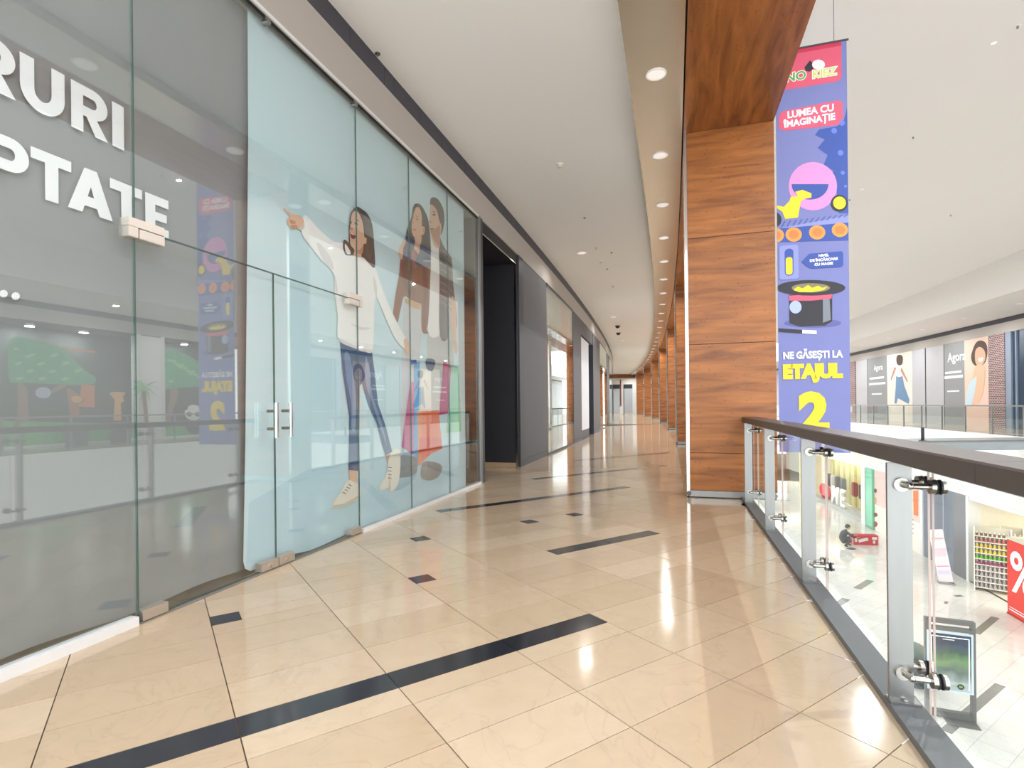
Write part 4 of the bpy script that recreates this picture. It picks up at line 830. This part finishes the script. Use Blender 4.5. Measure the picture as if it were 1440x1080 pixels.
jf(cj((705, 520), (740, 520), (745, 660), (695, 660)), GF, 'printed_giraffe_neck', False); jf(cj((670, 495), (700, 485), (740, 485), (770, 490), (755, 510), (760, 540), (735, 552), (708, 540), (700, 508)), GF, 'printed_giraffe_head')
MK = P('mural_brown', (170, 100, 66)); jf(cj((410, 470), (432, 465), (440, 510), (480, 505), (520, 530), (500, 555), (480, 560), (490, 620), (440, 640), (425, 600), (440, 560), (420, 530)), MK, 'printed_monkey'); jf(cj((440, 515), (490, 512), (505, 535), (480, 552), (445, 545)), GF, 'printed_monkey_face')
jf(ell(*cj((265, 490))[0], 11, 8), P('mural_pale_blue', (190, 200, 226)), 'printed_koala')
for x in (470, 740):
    s, _ = rsz(*cj((x, 740))[0], OF - .45); e = empty('grey_planter', W(s, OF - .45), 0, 'round grey planter pot standing before the jungle play shop', 'planter', 'planters before the jungle play shop')
    B().cyl((0, 0, 0), (0, 0, .72), .3, .36, n=24).build('pot', P('planter_grey', (96, 104, 116)), e, smooth=True); B().cyl((0, 0, .72), (0, 0, .725), .33, n=24).build('soil', TRK, e)
for s in (10, 11.6, 15.5):
    l = B().cyl((0, 0, -.05), (0, 0, 0), .12, n=20).build('ceiling_lamp', M['lamp'], None, W(s, OF + .6, ZF - .04)); unpar(l, js)
    area('shop_lamp', W(s, OF + .6, ZF - .12), (0, 0, 0), .25, .25, 90, shape='DISK')
# ---- opposite railing
er = empty('glass_railing', W(25, 13.78), 0, 'glass railing with steel tube rail along the opposite gallery', 'railing')
unpar(pbox('handrail', 18.45, 60, 13.78, 13.84, .98, 1.03, M['steel'], None, .8), er)
er2 = empty('glass_railing', W(5, 13.78), 0, 'glass railing on the opposite gallery before the jungle play shop', 'railing'); unpar(pbox('handrail', -12, 17.2, 13.78, 13.84, .98, 1.03, M['steel'], None, .8), er2)
for e, s0, n, d in ((er, 18.45, 26, 1.6), (er2, -12, 19, 1.6)):
    for k in range(n):
        s = s0 + d * k; o = B().box(-.025, .025, -.02, .02, 0, .98).build('post', M['steel'], None, W(s, 13.81), rotz(s)); unpar(o, e)
        if k < n - 1: unpar(pbox('glass_pane', s + .04, s + d - .04, 13.8, 13.81, .08, .95, M['rail_glass'], None, .8), e); unpar(pbox('glass_clamp_bar', s + .03, s + d - .03, 13.795, 13.815, .06, .085, M['steel'], None, .8), e)
# ---- landing that juts into the atrium, with its short dark post
ld = empty('landing_slab', (14.2, 16.4, 0), 0, 'grey clad landing slab jutting out from the opposite gallery', 'landing')
B().box(-2.2, 3.0, -.5, .9, -.28, 0, .02).build('slab', P('landing_grey', (150, 158, 164), .3), ld); B().box(-2.2, 3.0, -.52, -.48, -.02, .02).build('edge_trim', M['steel'], ld)
bp = empty('short_post', (12.35, 16.2, 0), 0, 'short dark post on the corner of the grey landing', 'post'); B().box(-.03, .03, -.03, .03, .01, .4).build('shaft', M['slate'], bp); B().box(-.07, .07, -.07, .07, 0, .012).build('foot', M['slate'], bp)
# ================================================================== LEVEL BELOW
OW, ZH = 13.62, -2.35
def low(par, nm, s0, s1, o0, o1, z0, z1, m): return wpart(par, nm, s0, s1, o0, o1, ZL + z0, ZL + z1, m)
HH = ZH - ZL
CRM = P('cream_wall', (238, 232, 214)); YLW = P('pale_yellow_wall', (232, 222, 168))
a = shop('yellow_shop', 44, OW, 'cream and yellow shop on the level below with two small wall signs', 'shop')
low(a, 'back_wall', 41, 56, 17.5, 17.6, 0, HH, CRM); low(a, 'side_wall', 41, 41.1, OW, 17.5, 0, HH, CRM); low(a, 'shop_ceiling', 41, 56, OW, 17.6, HH - .05, HH, CRM); low(a, 'yellow_pier', 38.75, 41, OW - .05, OW + .3, 0, HH, YLW)
for px, py in ((1103, 684), (1113, 689)): ffig(a, [(px - 2.5, py - 2), (px + 2.5, py - 2), (px + 2.5, py + 2), (px - 2.5, py + 2)], PB, 17.48, 'small_sign', False)
ffig(a, [(1145 + x, 680 + y) for x, y in ((0, -6), (1.6, -5), (1.6, 5), (0, 4))], PB, OW - .06, 'small_sign', False)
area('shop_lamp', W(46, 15.5, ZH - .15), (0, 0, 0), 6, 2.5, 160, (1, .93, .78))
b_ = shop('clothes_shop', 34.5, OW, 'clothes shop window with pale vertical slats on the level below', 'shop')
low(b_, 'back_wall', 30.8, 38.7, 16.2, 16.3, 0, HH, P('olive_interior', (150, 140, 104))); low(b_, 'shop_ceiling', 30.8, 38.7, OW, 16.3, HH - .05, HH, CRM); low(b_, 'plinth', 30.8, 38.7, OW, OW + .9, 0, .22, P('grey_plinth', (186, 186, 184)))
for k in range(27):
    s = 30.95 + k * .285; low(b_, 'slat', s, s + .09, OW + 1.1, OW + 1.2, .2, HH, P('slat_pale', (232, 222, 176)) if k % 3 else P('slat_green', (196, 192, 120)))
low(b_, 'window_frame', 30.08, 30.78, OW - .02, OW + .1, 0, HH, M['white'])
area('shop_lamp', W(34.7, 15, ZH - .15), (0, 0, 0), 2, 6, 110, (1, .95, .8))
for k, (s, c) in enumerate(((37.6, (70, 66, 64)), (36.9, (188, 186, 178)), (36.2, (84, 82, 84)), (35.3, (96, 100, 92)), (33.6, (150, 60, 56)), (32.6, (60, 60, 62)), (31.6, (70, 90, 70)))):
    e = empty('hanging_garment', W(s, OW + .75, ZL + 1.0), rotz(s), 'garment hanging behind the clothes shop window, ' + ('charcoal coat', 'pale grey coat', 'dark grey coat', 'grey green jacket', 'dark red jacket', 'black jacket', 'dark green jacket')[k], 'garment', 'garments in the clothes shop window')
    B().box(-.12, .12, -.22, .22, 0, .85, .05).build('body', P('cloth_%d' % k, c), e); B().box(-.06, .06, -.33, -.2, .25, .82, .03).box(-.06, .06, .2, .33, .25, .82, .03).build('sleeves', P('cloth_%d' % k, c), e); B().cyl((0, 0, .85), (0, 0, HH - 1.05), .01).build('hanger', M['steel'], e)
# red drape and white ME letters on the plinth
e = empty('red_drape', W(37.3, OW + .4, ZL + .22), rotz(37.3), 'bright red fabric bundle beside the white ME letters', 'fabric')
b = B(); b.sph((0, 0, .5), .5, (.5, 1.1, 1.0), 16); b.sph((0, -.35, .35), .35, (.6, 1, 1), 14); b.sph((0, .4, .55), .4, (.5, 1, 1.05), 14); b.build('bundle', P('red_fabric', (226, 40, 66)), e, smooth=True)
e = empty('me_letters', W(34.6, OW + .25, ZL + .22), rotz(34.6), 'large white letters ME standing in the clothes shop window', 'sign')
for ch, y in (('M', .62), ('E', -.62)):
    pm = Matrix.Translation(e.location) @ e.rotation_euler.to_matrix().to_4x4(); lm = Matrix((Vector((0, -1, 0)), Vector((0, 0, 1)), Vector((-1, 0, 0)))).transposed().to_4x4(); lm.translation = Vector((0, y, .52))
    text('letter', ch, 1.5, M['white_gloss'], e, pm @ lm, .03, ext=.06)
g = shop('mint_column', 29.6, OW, 'glossy mint green column at the corner of the pink shop', 'column')
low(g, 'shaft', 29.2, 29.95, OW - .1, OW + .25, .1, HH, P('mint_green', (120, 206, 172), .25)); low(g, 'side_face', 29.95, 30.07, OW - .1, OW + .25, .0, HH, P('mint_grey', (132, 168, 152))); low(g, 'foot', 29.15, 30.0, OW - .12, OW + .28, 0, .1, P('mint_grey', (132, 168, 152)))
k_ = shop('pink_shop_wall', 27, OW, 'pale pink shop wall with round treat pictures and a dotted lower part', 'shop')
low(k_, 'upper_wall', 24.6, 29.15, OW, OW + .1, 1.35, HH, P('pale_pink', (236, 204, 200))); low(k_, 'lower_wall', 24.6, 29.15, OW, OW + .1, 0, 1.35, P('pale_cream_pink', (240, 232, 224)))
for px, py, rx, ry, c in ((1278, 703, 5, 4, 'cookie'), (1271, 712, 5, 3, 'wine'), (1231, 690, 2, 3, 'cookie'), (1231, 704, 1.5, 5, 'donut'), (1231, 724, 3, 3, 'cookie'), (1230, 737, 4, 4, 'wine')):
    ffig(k_, ell(px, py, rx, ry, 12), P('treat_' + c, {'cookie': (110, 70, 62), 'wine': (168, 84, 80), 'donut': (222, 160, 110)}[c]), OW - .01, 'printed_treat')
ffig(k_, [(1284, 690), (1291, 690), (1291, 726), (1285, 724)], P('treat_orange', (226, 128, 70)), OW - .01, 'orange_strip', False)
for i in range(2):
    for j in range(4): ffig(k_, ell(1273 + 11 * i, 731 + 6.3 * j, .8, .8, 6), PB, OW - .012, 'printed_dot', False)
h_ = shop('grey_shutter', 23.2, OW, 'closed blue grey shutter panels with pale frame on the level below', 'shutter')
low(h_, 'frame', 24.4, 24.6, OW - .03, OW + .1, 0, HH, M['alu'])
for q in range(3): low(h_, 'panel', 22.1 + q * .77, 22.85 + q * .77, OW + .02, OW + .08, 0, HH, P('shutter_grey', (120, 126, 138)))
for q in range(4): low(h_, 'mullion', 22.05 + q * .77, 22.1 + q * .77, OW, OW + .1, 0, HH, P('shutter_light', (176, 182, 192)))
low(h_, 'dark_pier', 21.2, 22.04, OW - .05, OW + .3, 0, HH, P('graphite_pier', (104, 104, 108), .3)); low(h_, 'pier_edge', 21.05, 21.2, OW - .06, OW + .3, 0, HH, M['alu'])
c_ = shop('drink_shop', 18, OW, 'bright cream shop interior with drink shelves on the level below', 'shop')
low(c_, 'back_wall', 6, 21.2, 17.4, 17.5, 0, HH, CRM); low(c_, 'side_wall', 21.05, 21.2, OW + .3, 17.5, 0, HH, CRM); low(c_, 'shop_ceiling', 6, 21.2, OW, 17.5, HH - .05, HH, CRM); low(c_, 'threshold', 6, 21.05, OW - .02, OW + .05, 0, .015, M['slate']); low(c_, 'shop_floor', 6, 21.05, OW + .05, 17.4, -.004, .008, P('shop_floor_cream', (226, 214, 196), .2)); low(c_, 'head_frame', 6, 21.05, OW - .02, OW + .1, HH - .12, HH, M['alu'])
area('shop_lamp', W(16, 15.6, ZH - .15), (0, 0, 0), 2.5, 8, 170, (1, .95, .86))
lb = empty('menu_lightbox', W(18.5, 16.9, ZL + 2.0), rotz(18.5), 'pale blue lit menu box above the drink shelves', 'lightbox')
B().box(-.06, .06, -1.6, 1.2, 0, .75, .01).build('case', M['white_gloss'], lb); B().box(-.07, -.06, -1.55, 1.15, .2, .72).build('screen', mat('lit_panel_blue', (206, 226, 244), .3, emit=.7), lb); B().box(-.07, -.06, -1.55, 1.15, .03, .2).build('tan_strip', P('tan_strip', (222, 184, 140)), lb)
SHR = math.radians(62)
def shelf(s, o, wd, n, lab, seed):
    e = empty('drink_shelf', W(s, o, ZL), rotz(s) + SHR, lab, 'shelf'); R = random.Random(seed)
    B().box(.0, .03, -wd / 2, wd / 2, 0, 2.2).build('back_board', P('shelf_back', (206, 200, 184)), e)
    for y in (-wd / 2, wd / 2 - .03): B().box(-.4, 0, y, y + .03, 0, 2.2).build('side_board', P('shelf_white', (232, 230, 222)), e)
    for k in range(n): B().box(-.4, 0, -wd / 2 + .03, wd / 2 - .03, .12 + k * 2.0 / n, .14 + k * 2.0 / n).build('shelf_board', P('shelf_white', (232, 230, 222)), e)
    return e
cols = [(180, 176, 182), (170, 168, 178), (176, 172, 180), (188, 184, 186), (160, 80, 130), (110, 190, 60), (222, 200, 50), (224, 190, 70), (190, 110, 100), (110, 90, 70), (70, 120, 84)]
for (px, py, wd, lab, sd, n) in ((1380, 829, 1.0, 'shelf unit of coloured drinks just inside the drink shop', 1, 10), (1407, 828, .62, 'narrow shelf unit of pale packs beside the coloured drinks', 2, 8)):
    p = low_pt(px, py); s, o = inv(p.x, p.y); e = shelf(s, o + .35, wd, n, lab, sd)
    for k in range(n):
        m_ = int(wd / .125)
        for q in range(m_):
            y = -wd / 2 + .09 + q * (wd - .18) / max(1, m_ - 1); c = cols[k % len(cols)] if sd == 1 else (222, 216, 196)
            t = empty('drink_bottle', W(s, o + .35, 0) + Matrix.Rotation(rotz(s) + SHR, 3, 'Z') @ Vector((-.3, y, 0)) + Vector((0, 0, ZL + .14 + k * 2.0 / n)), rotz(s), ('%s bottle on the coloured drinks shelf unit' % ('grey white', 'grey', 'pale grey', 'silver', 'purple', 'green', 'yellow', 'amber', 'red brown', 'brown', 'dark green')[k % 11]) if sd == 1 else 'pale pack on the narrow shelf unit beside the coloured drinks', 'bottle', 'bottles on shelf %s' % ('one', 'two')[sd - 1] if sd == 1 else 'packs on the narrow shelf')
            t['group'] = 'drinks on the coloured shelf unit' if sd == 1 else 'packs on the narrow shelf unit'
            B().cyl((0, 0, 0), (0, 0, .1), .04, n=8).build('bottle_body', P('drink_%d' % (k if sd == 1 else 99), c, .3), t); B().cyl((0, 0, .1), (0, 0, .14), .018, n=6).build('cap', M['white_gloss'], t)
# red percent poster
p = low_pt(1414, 862); s, o = inv(p.x, p.y); q = low_pt(1440, 882); s2, o2 = inv(q.x, q.y)
rp = empty('sale_poster', W(s, o + .05, ZL), rotz(s), 'tall red poster with a big white percent sign at the drink shop', 'poster')
B().box(0, .12, -1.9, 0, .05, 2.35, .01).build('board', P('sale_red', (222, 56, 48)), rp); B().box(-.02, .14, -1.9, 0, 0, .05).build('foot', P('sale_red_dark', (176, 50, 44)), rp); B().box(-.02, .5, -1.9, 0, 2.35, 2.42).build('top_ledge', P('shelf_back', (206, 200, 184)), rp)
pm = Matrix.Translation(rp.location) @ rp.rotation_euler.to_matrix().to_4x4(); lm = Matrix((Vector((0, -1, 0)), Vector((0, 0, 1)), Vector((-1, 0, 0)))).transposed().to_4x4(); lm.translation = Vector((-.006, -.75, 1.35)); text('percent_sign', '%', 1.75, M['print_white'], rp, pm @ lm, .03)
B().box(-.004, 0, -1.85, -.1, .16, .19).build('white_stripe', M['print_white'], rp); B().box(-.004, 0, -1.85, -.1, .24, .26).build('white_stripe', M['print_white'], rp)
# leaning pink roll-up sign
p = low_pt(1331, 821); ru = empty('pink_rollup_sign', p, math.radians(-30), 'narrow pale pink roll-up sign leaning before the grey shutter', 'sign')
Mx = Matrix.Rotation(math.radians(-9), 4, 'Y')
b = B(); b.box(-.21, .21, -.012, .012, .06, 1.98); bmesh.ops.transform(b.bm, matrix=Matrix.Rotation(math.radians(-9), 4, 'Y'), verts=b.bm.verts); b.build('panel', P('rollup_pink', (240, 226, 236)), ru)
for z0, z1, c in ((.35, .5, (214, 206, 234)), (.62, .66, (232, 150, 170)), (1.62, 1.68, (236, 170, 184)), (1.0, 1.3, (236, 206, 220))):
    b = B(); b.box(-.18, .18, -.0135, -.012, z0, z1); bmesh.ops.transform(b.bm, matrix=Matrix.Rotation(math.radians(-9), 4, 'Y'), verts=b.bm.verts); b.build('printed_stripe', P('rollup_%d' % int(z0 * 100), c), ru)
B().box(-.24, .24, -.12, .12, 0, .06, .01).build('foot', M['steel'], ru)
# digital totem
pa, pb_ = low_pt(1301, 1003), low_pt(1372, 1015); d = (pb_ - pa); wd = d.length; an = math.atan2(d.y, d.x); mid = (pa + pb_) / 2
tt = empty('screen_totem', mid, an, 'dark framed standing screen totem with a lit display on the level below', 'screen')
hw2 = wd / 2; HT = 2.08; FR = P('totem_frame', (104, 102, 100), .4)
for x0, x1 in ((-hw2, -hw2 + .075), (hw2 - .075, hw2)): B().box(x0, x1, -.06, .06, .0, HT, .006).build('upright', FR, tt)
B().box(-hw2 + .075, hw2 - .075, -.06, .06, HT - .09, HT, .006).build('top_bar', FR, tt); B().box(-hw2 + .075, hw2 - .075, -.06, .06, HT - .24, HT - .17).build('cross_bar', FR, tt); B().box(-hw2 + .075, hw2 - .075, -.06, .06, .02, .14).build('bottom_bar', FR, tt); B().box(-hw2 + .3, hw2 - .02, -.35, .3, 0, .02).build('foot_plate', FR, tt)
B().box(-hw2 + .02, hw2 - .05, -.09, -.062, .58, HT - .25, .004).build('display_case', P('display_white', (196, 214, 232), .3), tt)
sm = bpy.data.materials.new('blurred_landscape_screen'); sm.use_nodes = True; nt = sm.node_tree; pn = nt.nodes['Principled BSDF']
tc = nt.nodes.new('ShaderNodeTexCoord'); sp = nt.nodes.new('ShaderNodeSeparateXYZ'); nt.links.new(tc.outputs['Generated'], sp.inputs[0])
no = nt.nodes.new('ShaderNodeTexNoise'); no.inputs['Scale'].default_value = 2.4; no.inputs['Detail'].default_value = 2; nt.links.new(tc.outputs['Generated'], no.inputs['Vector'])
ad = nt.nodes.new('ShaderNodeMath'); ad.operation = 'MULTIPLY_ADD'; ad.inputs[1].default_value = .35; nt.links.new(no.outputs[0], ad.inputs[0]); nt.links.new(sp.outputs['Z'], ad.inputs[2])
rr = nt.nodes.new('ShaderNodeValToRGB'); el = rr.color_ramp.elements; el[0].position = .12; el[0].color = (*lin((206, 218, 222)), 1); el[1].position = 1.1; el[1].color = (*lin((58, 70, 92)), 1)
for ps, c in ((.35, (176, 190, 186)), (.52, (104, 124, 112)), (.68, (120, 160, 104)), (.8, (70, 104, 84)), (.95, (72, 84, 112))): q = el.new(ps); q.color = (*lin(c), 1)
nt.links.new(ad.outputs[0], rr.inputs[0]); nt.links.new(rr.outputs[0], pn.inputs['Emission Color']); pn.inputs['Emission Strength'].default_value = .8; pn.inputs['Base Color'].default_value = (.02, .02, .02, 1); pn.inputs['Roughness'].default_value = .15
B().box(-hw2 + .06, hw2 - .09, -.0925, -.09, .62, HT - .29).build('display', sm, tt)
for x0, x1, z0, z1 in ((-hw2 + .09, hw2 - .12, HT - .36, HT - .345), (-hw2 + .09, -hw2 + .105, .66, HT - .36), (hw2 - .135, hw2 - .12, .66, HT - .36)): B().box(x0, x1, -.094, -.0925, z0, z1).build('display_border', mat('display_border', (236, 244, 255), .3, emit=.8), tt)
B().cyl((.16, -.096, .72), (.16, -.0925, .72), .06, n=20).build('round_emblem', P('emblem_dark', (44, 60, 40)), tt); B().box(.13, .19, -.098, -.096, .705, .735).build('emblem_mark', P('emblem_green', (150, 176, 90)), tt)
B().box(-.14, .06, -.096, -.0925, HT - .41, HT - .395).build('caption_line', M['print_white'], tt)
# lounge chair behind the totem
p = low_pt(1287, 962); lc = empty('lounge_chair', p + Vector((0, 0, 0)), math.radians(-20), 'rounded grey green lounge chair behind the screen totem', 'chair')
B().sph((0, 0, .36), .4, (1, 1, .45), 20).build('seat', P('chair_grey', (96, 98, 100)), lc, smooth=True); B().sph((.0, .26, .62), .36, (1.0, .4, .8), 20).build('backrest', P('chair_green', (126, 140, 132)), lc, smooth=True); B().cyl((0, 0, 0), (0, 0, .22), .24, .12, n=20).build('base', M['slate'], lc, smooth=True)
# ---- crouching person and the red box sign
pp = low_pt(1184, 768)
def skin(name, verts, edges, rad, m, par, root=0, sub=2):
    me = bpy.data.meshes.new(name); me.from_pydata(verts, edges, []); o = link(name, me, par); me.materials.append(m)
    md = o.modifiers.new('skin', 'SKIN'); md.use_smooth_shade = True
    sv = me.skin_vertices[0].data if me.skin_vertices else None
    if sv is None:
        bm = bmesh.new(); bm.from_mesh(me); bm.verts.layers.skin.verify(); bm.to_mesh(me); bm.free(); sv = me.skin_vertices[0].data
    for i, r in enumerate(rad): sv[i].radius = (r, r); sv[i].use_root = (i == root)
    o.modifiers.new('sub', 'SUBSURF').levels = sub; o.modifiers['sub'].render_levels = sub
    return o
pe = empty('person', pp, math.radians(-12), 'person in dark clothes crouching on the floor below, reaching to a red box', 'person')
# local x = facing direction
V_ = [(0, 0, .3), (.03, 0, .48), (.12, 0, .66), (.17, 0, .74), (.19, 0, .8),
      (.17, .17, .68), (.36, .2, .52), (.55, .14, .5), (.17, -.17, .68), (.36, -.2, .5), (.56, -.14, .46),
      (.02, .1, .27), (.38, .14, .4), (.3, .14, .1), (.32, .14, .05), (.46, .14, .045), (.02, -.1, .27), (.36, -.15, .34), (.1, -.16, .1), (.06, -.16, .06), (.2, -.16, .045)]
E_ = [(0, 1), (1, 2), (2, 3), (3, 4), (2, 5), (5, 6), (6, 7), (2, 8), (8, 9), (9, 10), (0, 11), (11, 12), (12, 13), (13, 14), (14, 15), (0, 16), (16, 17), (17, 18), (18, 19), (19, 20)]
R_ = [.15, .15, .14, .06, .055, .075, .055, .04, .075, .055, .04, .11, .075, .055, .045, .035, .11, .075, .055, .045, .035]
skin('body', V_, E_, R_, P('dark_clothes', (52, 50, 52)), pe)
hd = B().sph((.26, 0, .9), .1, (1.05, .85, 1.15), 18); hd.sph((.365, 0, .885), .018); hd.sph((.27, .085, .89), .022); hd.sph((.27, -.085, .89), .022); hd.build('head', P('skin_tone', (206, 160, 134)), pe, smooth=True)
B().sph((.245, 0, .93), .108, (1.03, .9, 1.0), 18).build('hair', P('hair_dark', (50, 40, 36)), pe, smooth=True)
for sg in (.14, -.14):
    z = .5 if sg > 0 else .46
    hb = B(); hb.sph((.6, sg, z), .035, (1.3, .9, .6), 10)
    for k in range(4): hb.cyl((.62, sg - .025 + .017 * k, z), (.7, sg - .028 + .018 * k, z - .02), .009, .007, 8)
    hb.cyl((.6, sg - .03 * (1 if sg > 0 else -1), z), (.65, sg - .06 * (1 if sg > 0 else -1), z - .01), .01, .008, 8); hb.build('hand', P('skin_tone', (206, 160, 134)), pe, smooth=True)
pr = low_pt(1199, 766); pq = low_pt(1236, 767); d = pq - pr
rb = empty('red_sign_box', (pr + pq) / 2, math.atan2(d.y, d.x), 'long low red box sign with white marks lying before the crouching person', 'sign box')
w2 = d.length / 2; B().box(-w2, w2, -.0, .35, 0, .45, .01).build('box', P('sign_red', (206, 60, 74)), rb)
for k, (x, z, w, h, t) in enumerate(((-.1, .23, .42, .14, 15), (.38, .32, .2, .12, 0), (.36, .15, .1, .14, 0), (-.42, .22, .1, .16, 8))):
    bb = B(); bb.box(-w / 2, w / 2, -.004, 0, -h / 2, h / 2, .0); bmesh.ops.transform(bb.bm, matrix=Matrix.Translation((x, 0, z)) @ Matrix.Rotation(math.radians(-t), 4, 'Y'), verts=bb.bm.verts); bb.build('white_mark', M['print_white'], rb)
B().box(-w2 - .01, -w2 + .03, -.006, .0, 0, .46).box(w2 - .04, w2 + .01, -.006, 0, 0, .46).build('pale_edge', P('pale_pink', (236, 204, 200)), rb)
B().box(-.01, .3, -.7, -.45, 0, .02).build('flat_bag', P('dark_clothes', (52, 50, 52)), empty('flat_bag', pp + Vector((-.2, .0, 0)), math.radians(20), 'flat dark bag on the floor beside the crouching person', 'bag'))
# ================================================================== CEILING SMALL FITTINGS
def ceil_pt(px, py, z=ZC):
    a, b = ray(px, py); Y = (z - EYE) / b; return Vector((a * Y, Y, z))
for px, py, r in ((787, 231, .055), (839, 348, .05), (845, 379 - 12, .045), (862, 402, .045)):
    t = empty('smoke_detector', ceil_pt(px, py), 0, 'small white smoke detector on the plaster ceiling', 'smoke detector', 'smoke detectors on the plaster ceiling')
    B().cyl((0, 0, -.012), (0, 0, 0), r, n=20).build('base', M['white_gloss'], t); B().cyl((0, 0, -.05), (0, 0, -.012), r * .45, r * .85, 18).build('dome', P('detector_cream', (214, 206, 190)), t, smooth=True)
for px, py in ((822, 306), (854, 378), (860, 355), (531, 75)):
    t = empty('sprinkler_head', ceil_pt(px, py), 0, 'tiny metal sprinkler head on the plaster ceiling', 'sprinkler', 'sprinkler heads on the plaster ceiling')
    B().cyl((0, 0, -.008), (0, 0, 0), .028, n=14).build('rosette', M['steel'], t); B().cyl((0, 0, -.03), (0, 0, -.008), .009, n=8).build('nozzle', M['steel'], t)
for px, py in ((868.5, 458), (869.5, 468)):
    t = empty('dome_camera', ceil_pt(px, py), 0, 'small black dome camera on the plaster ceiling', 'camera', 'dome cameras on the plaster ceiling')
    B().cyl((0, 0, -.03), (0, 0, 0), .11, n=16).build('ring', M['slate'], t); B().sph((0, 0, -.03), .1, (1, 1, .9), 16).build('dome', M['black'], t, smooth=True)
for px, py in ((1431, 36), (1284, 192), (1195, 280), (1337, 302)):
    t = empty('sprinkler_head', ceil_pt(px, py, ZA), 0, 'tiny white sprinkler head on the high atrium ceiling', 'sprinkler', 'sprinkler heads on the atrium ceiling')
    B().cyl((0, 0, -.008), (0, 0, 0), .035, n=14).build('rosette', M['white_gloss'], t); B().cyl((0, 0, -.04), (0, 0, -.008), .012, n=8).build('nozzle', M['steel'], t)
# ================================================================== LAMPS
def downlight(loc, r, power, label, group, rz=0, spread=150, col=(1, .98, .95)):
    t = empty('downlight', loc, rz, label, 'ceiling light', group)
    b = B(); b.cyl((0, 0, -.006), (0, 0, .002), r, n=28); b.build('diffuser', M['lamp'], t)
    ring = bmesh.new(); n = 28; vs = []
    for k in range(n):
        a = 2 * math.pi * k / n
        vs.append([ring.verts.new((rr * math.cos(a), rr * math.sin(a), zz)) for rr, zz in ((r, -.007), (r * 1.12, -.008), (r * 1.14, .0))])
    for k in range(n):
        for q in range(2): ring.faces.new((vs[k][q], vs[(k + 1) % n][q], vs[(k + 1) % n][q + 1], vs[k][q + 1]))
    me = bpy.data.meshes.new('trim_ring'); ring.to_mesh(me); ring.free(); me.materials.append(M['white_gloss']); link('trim_ring', me, t)
    if power > 0:
        l = area('downlight_lamp', (0, 0, -.012), (0, 0, 0), r * 1.8, r * 1.8, power, col, 'DISK', spread); l.parent = t
    return t
for k in range(-2, 32):
    s = 3.554 + 1.905 * k
    downlight(W(s, 2.71 - .004 * max(0, k), ZS), .095, 0 if k < 5 else 30, 'round white downlight flush in the shiny metal ceiling strip', 'downlights in the metal ceiling strip', rotz(s))
for s, o in ((10.256, .85), (19.8, .82), (28, .85)):
    downlight(W(s, o, ZC), .1, 16, 'round white downlight in the plaster ceiling near the slate strip', 'downlights in the plaster ceiling', rotz(s))
# fill lamps added to brighten the atrium and the opposite gallery
def fill_lamp(loc, r, power, label, group, name='downlight'):
    t = empty(name, loc, 0, label, 'ceiling light', group)
    B().cyl((0, 0, -.004), (0, 0, .002), r, n=16).build('diffuser', M['lamp'], t); B().cyl((0, 0, -.002), (0, 0, .001), r * 1.25, n=16).build('trim_ring', M['white_gloss'], t)
    l = area('downlight_lamp', (0, 0, -.01), (0, 0, 0), r * 1.8, r * 1.8, power, (.95, .98, 1), 'DISK', 175); l.parent = t
for k in range(0, 9):
    for o in (7.0,):
        fill_lamp(W(1.5 + 5.0 * k, o, ZA), .03, 120, 'tiny added fill lamp in the high atrium ceiling', 'added fill lamps in the atrium ceiling')
for k in range(-1, 13):
    fill_lamp(W(1.0 + 3.4 * k, 15.4, ZC), .09, 42, 'round added fill lamp in the ceiling of the opposite gallery', 'added fill lamps over the opposite gallery')
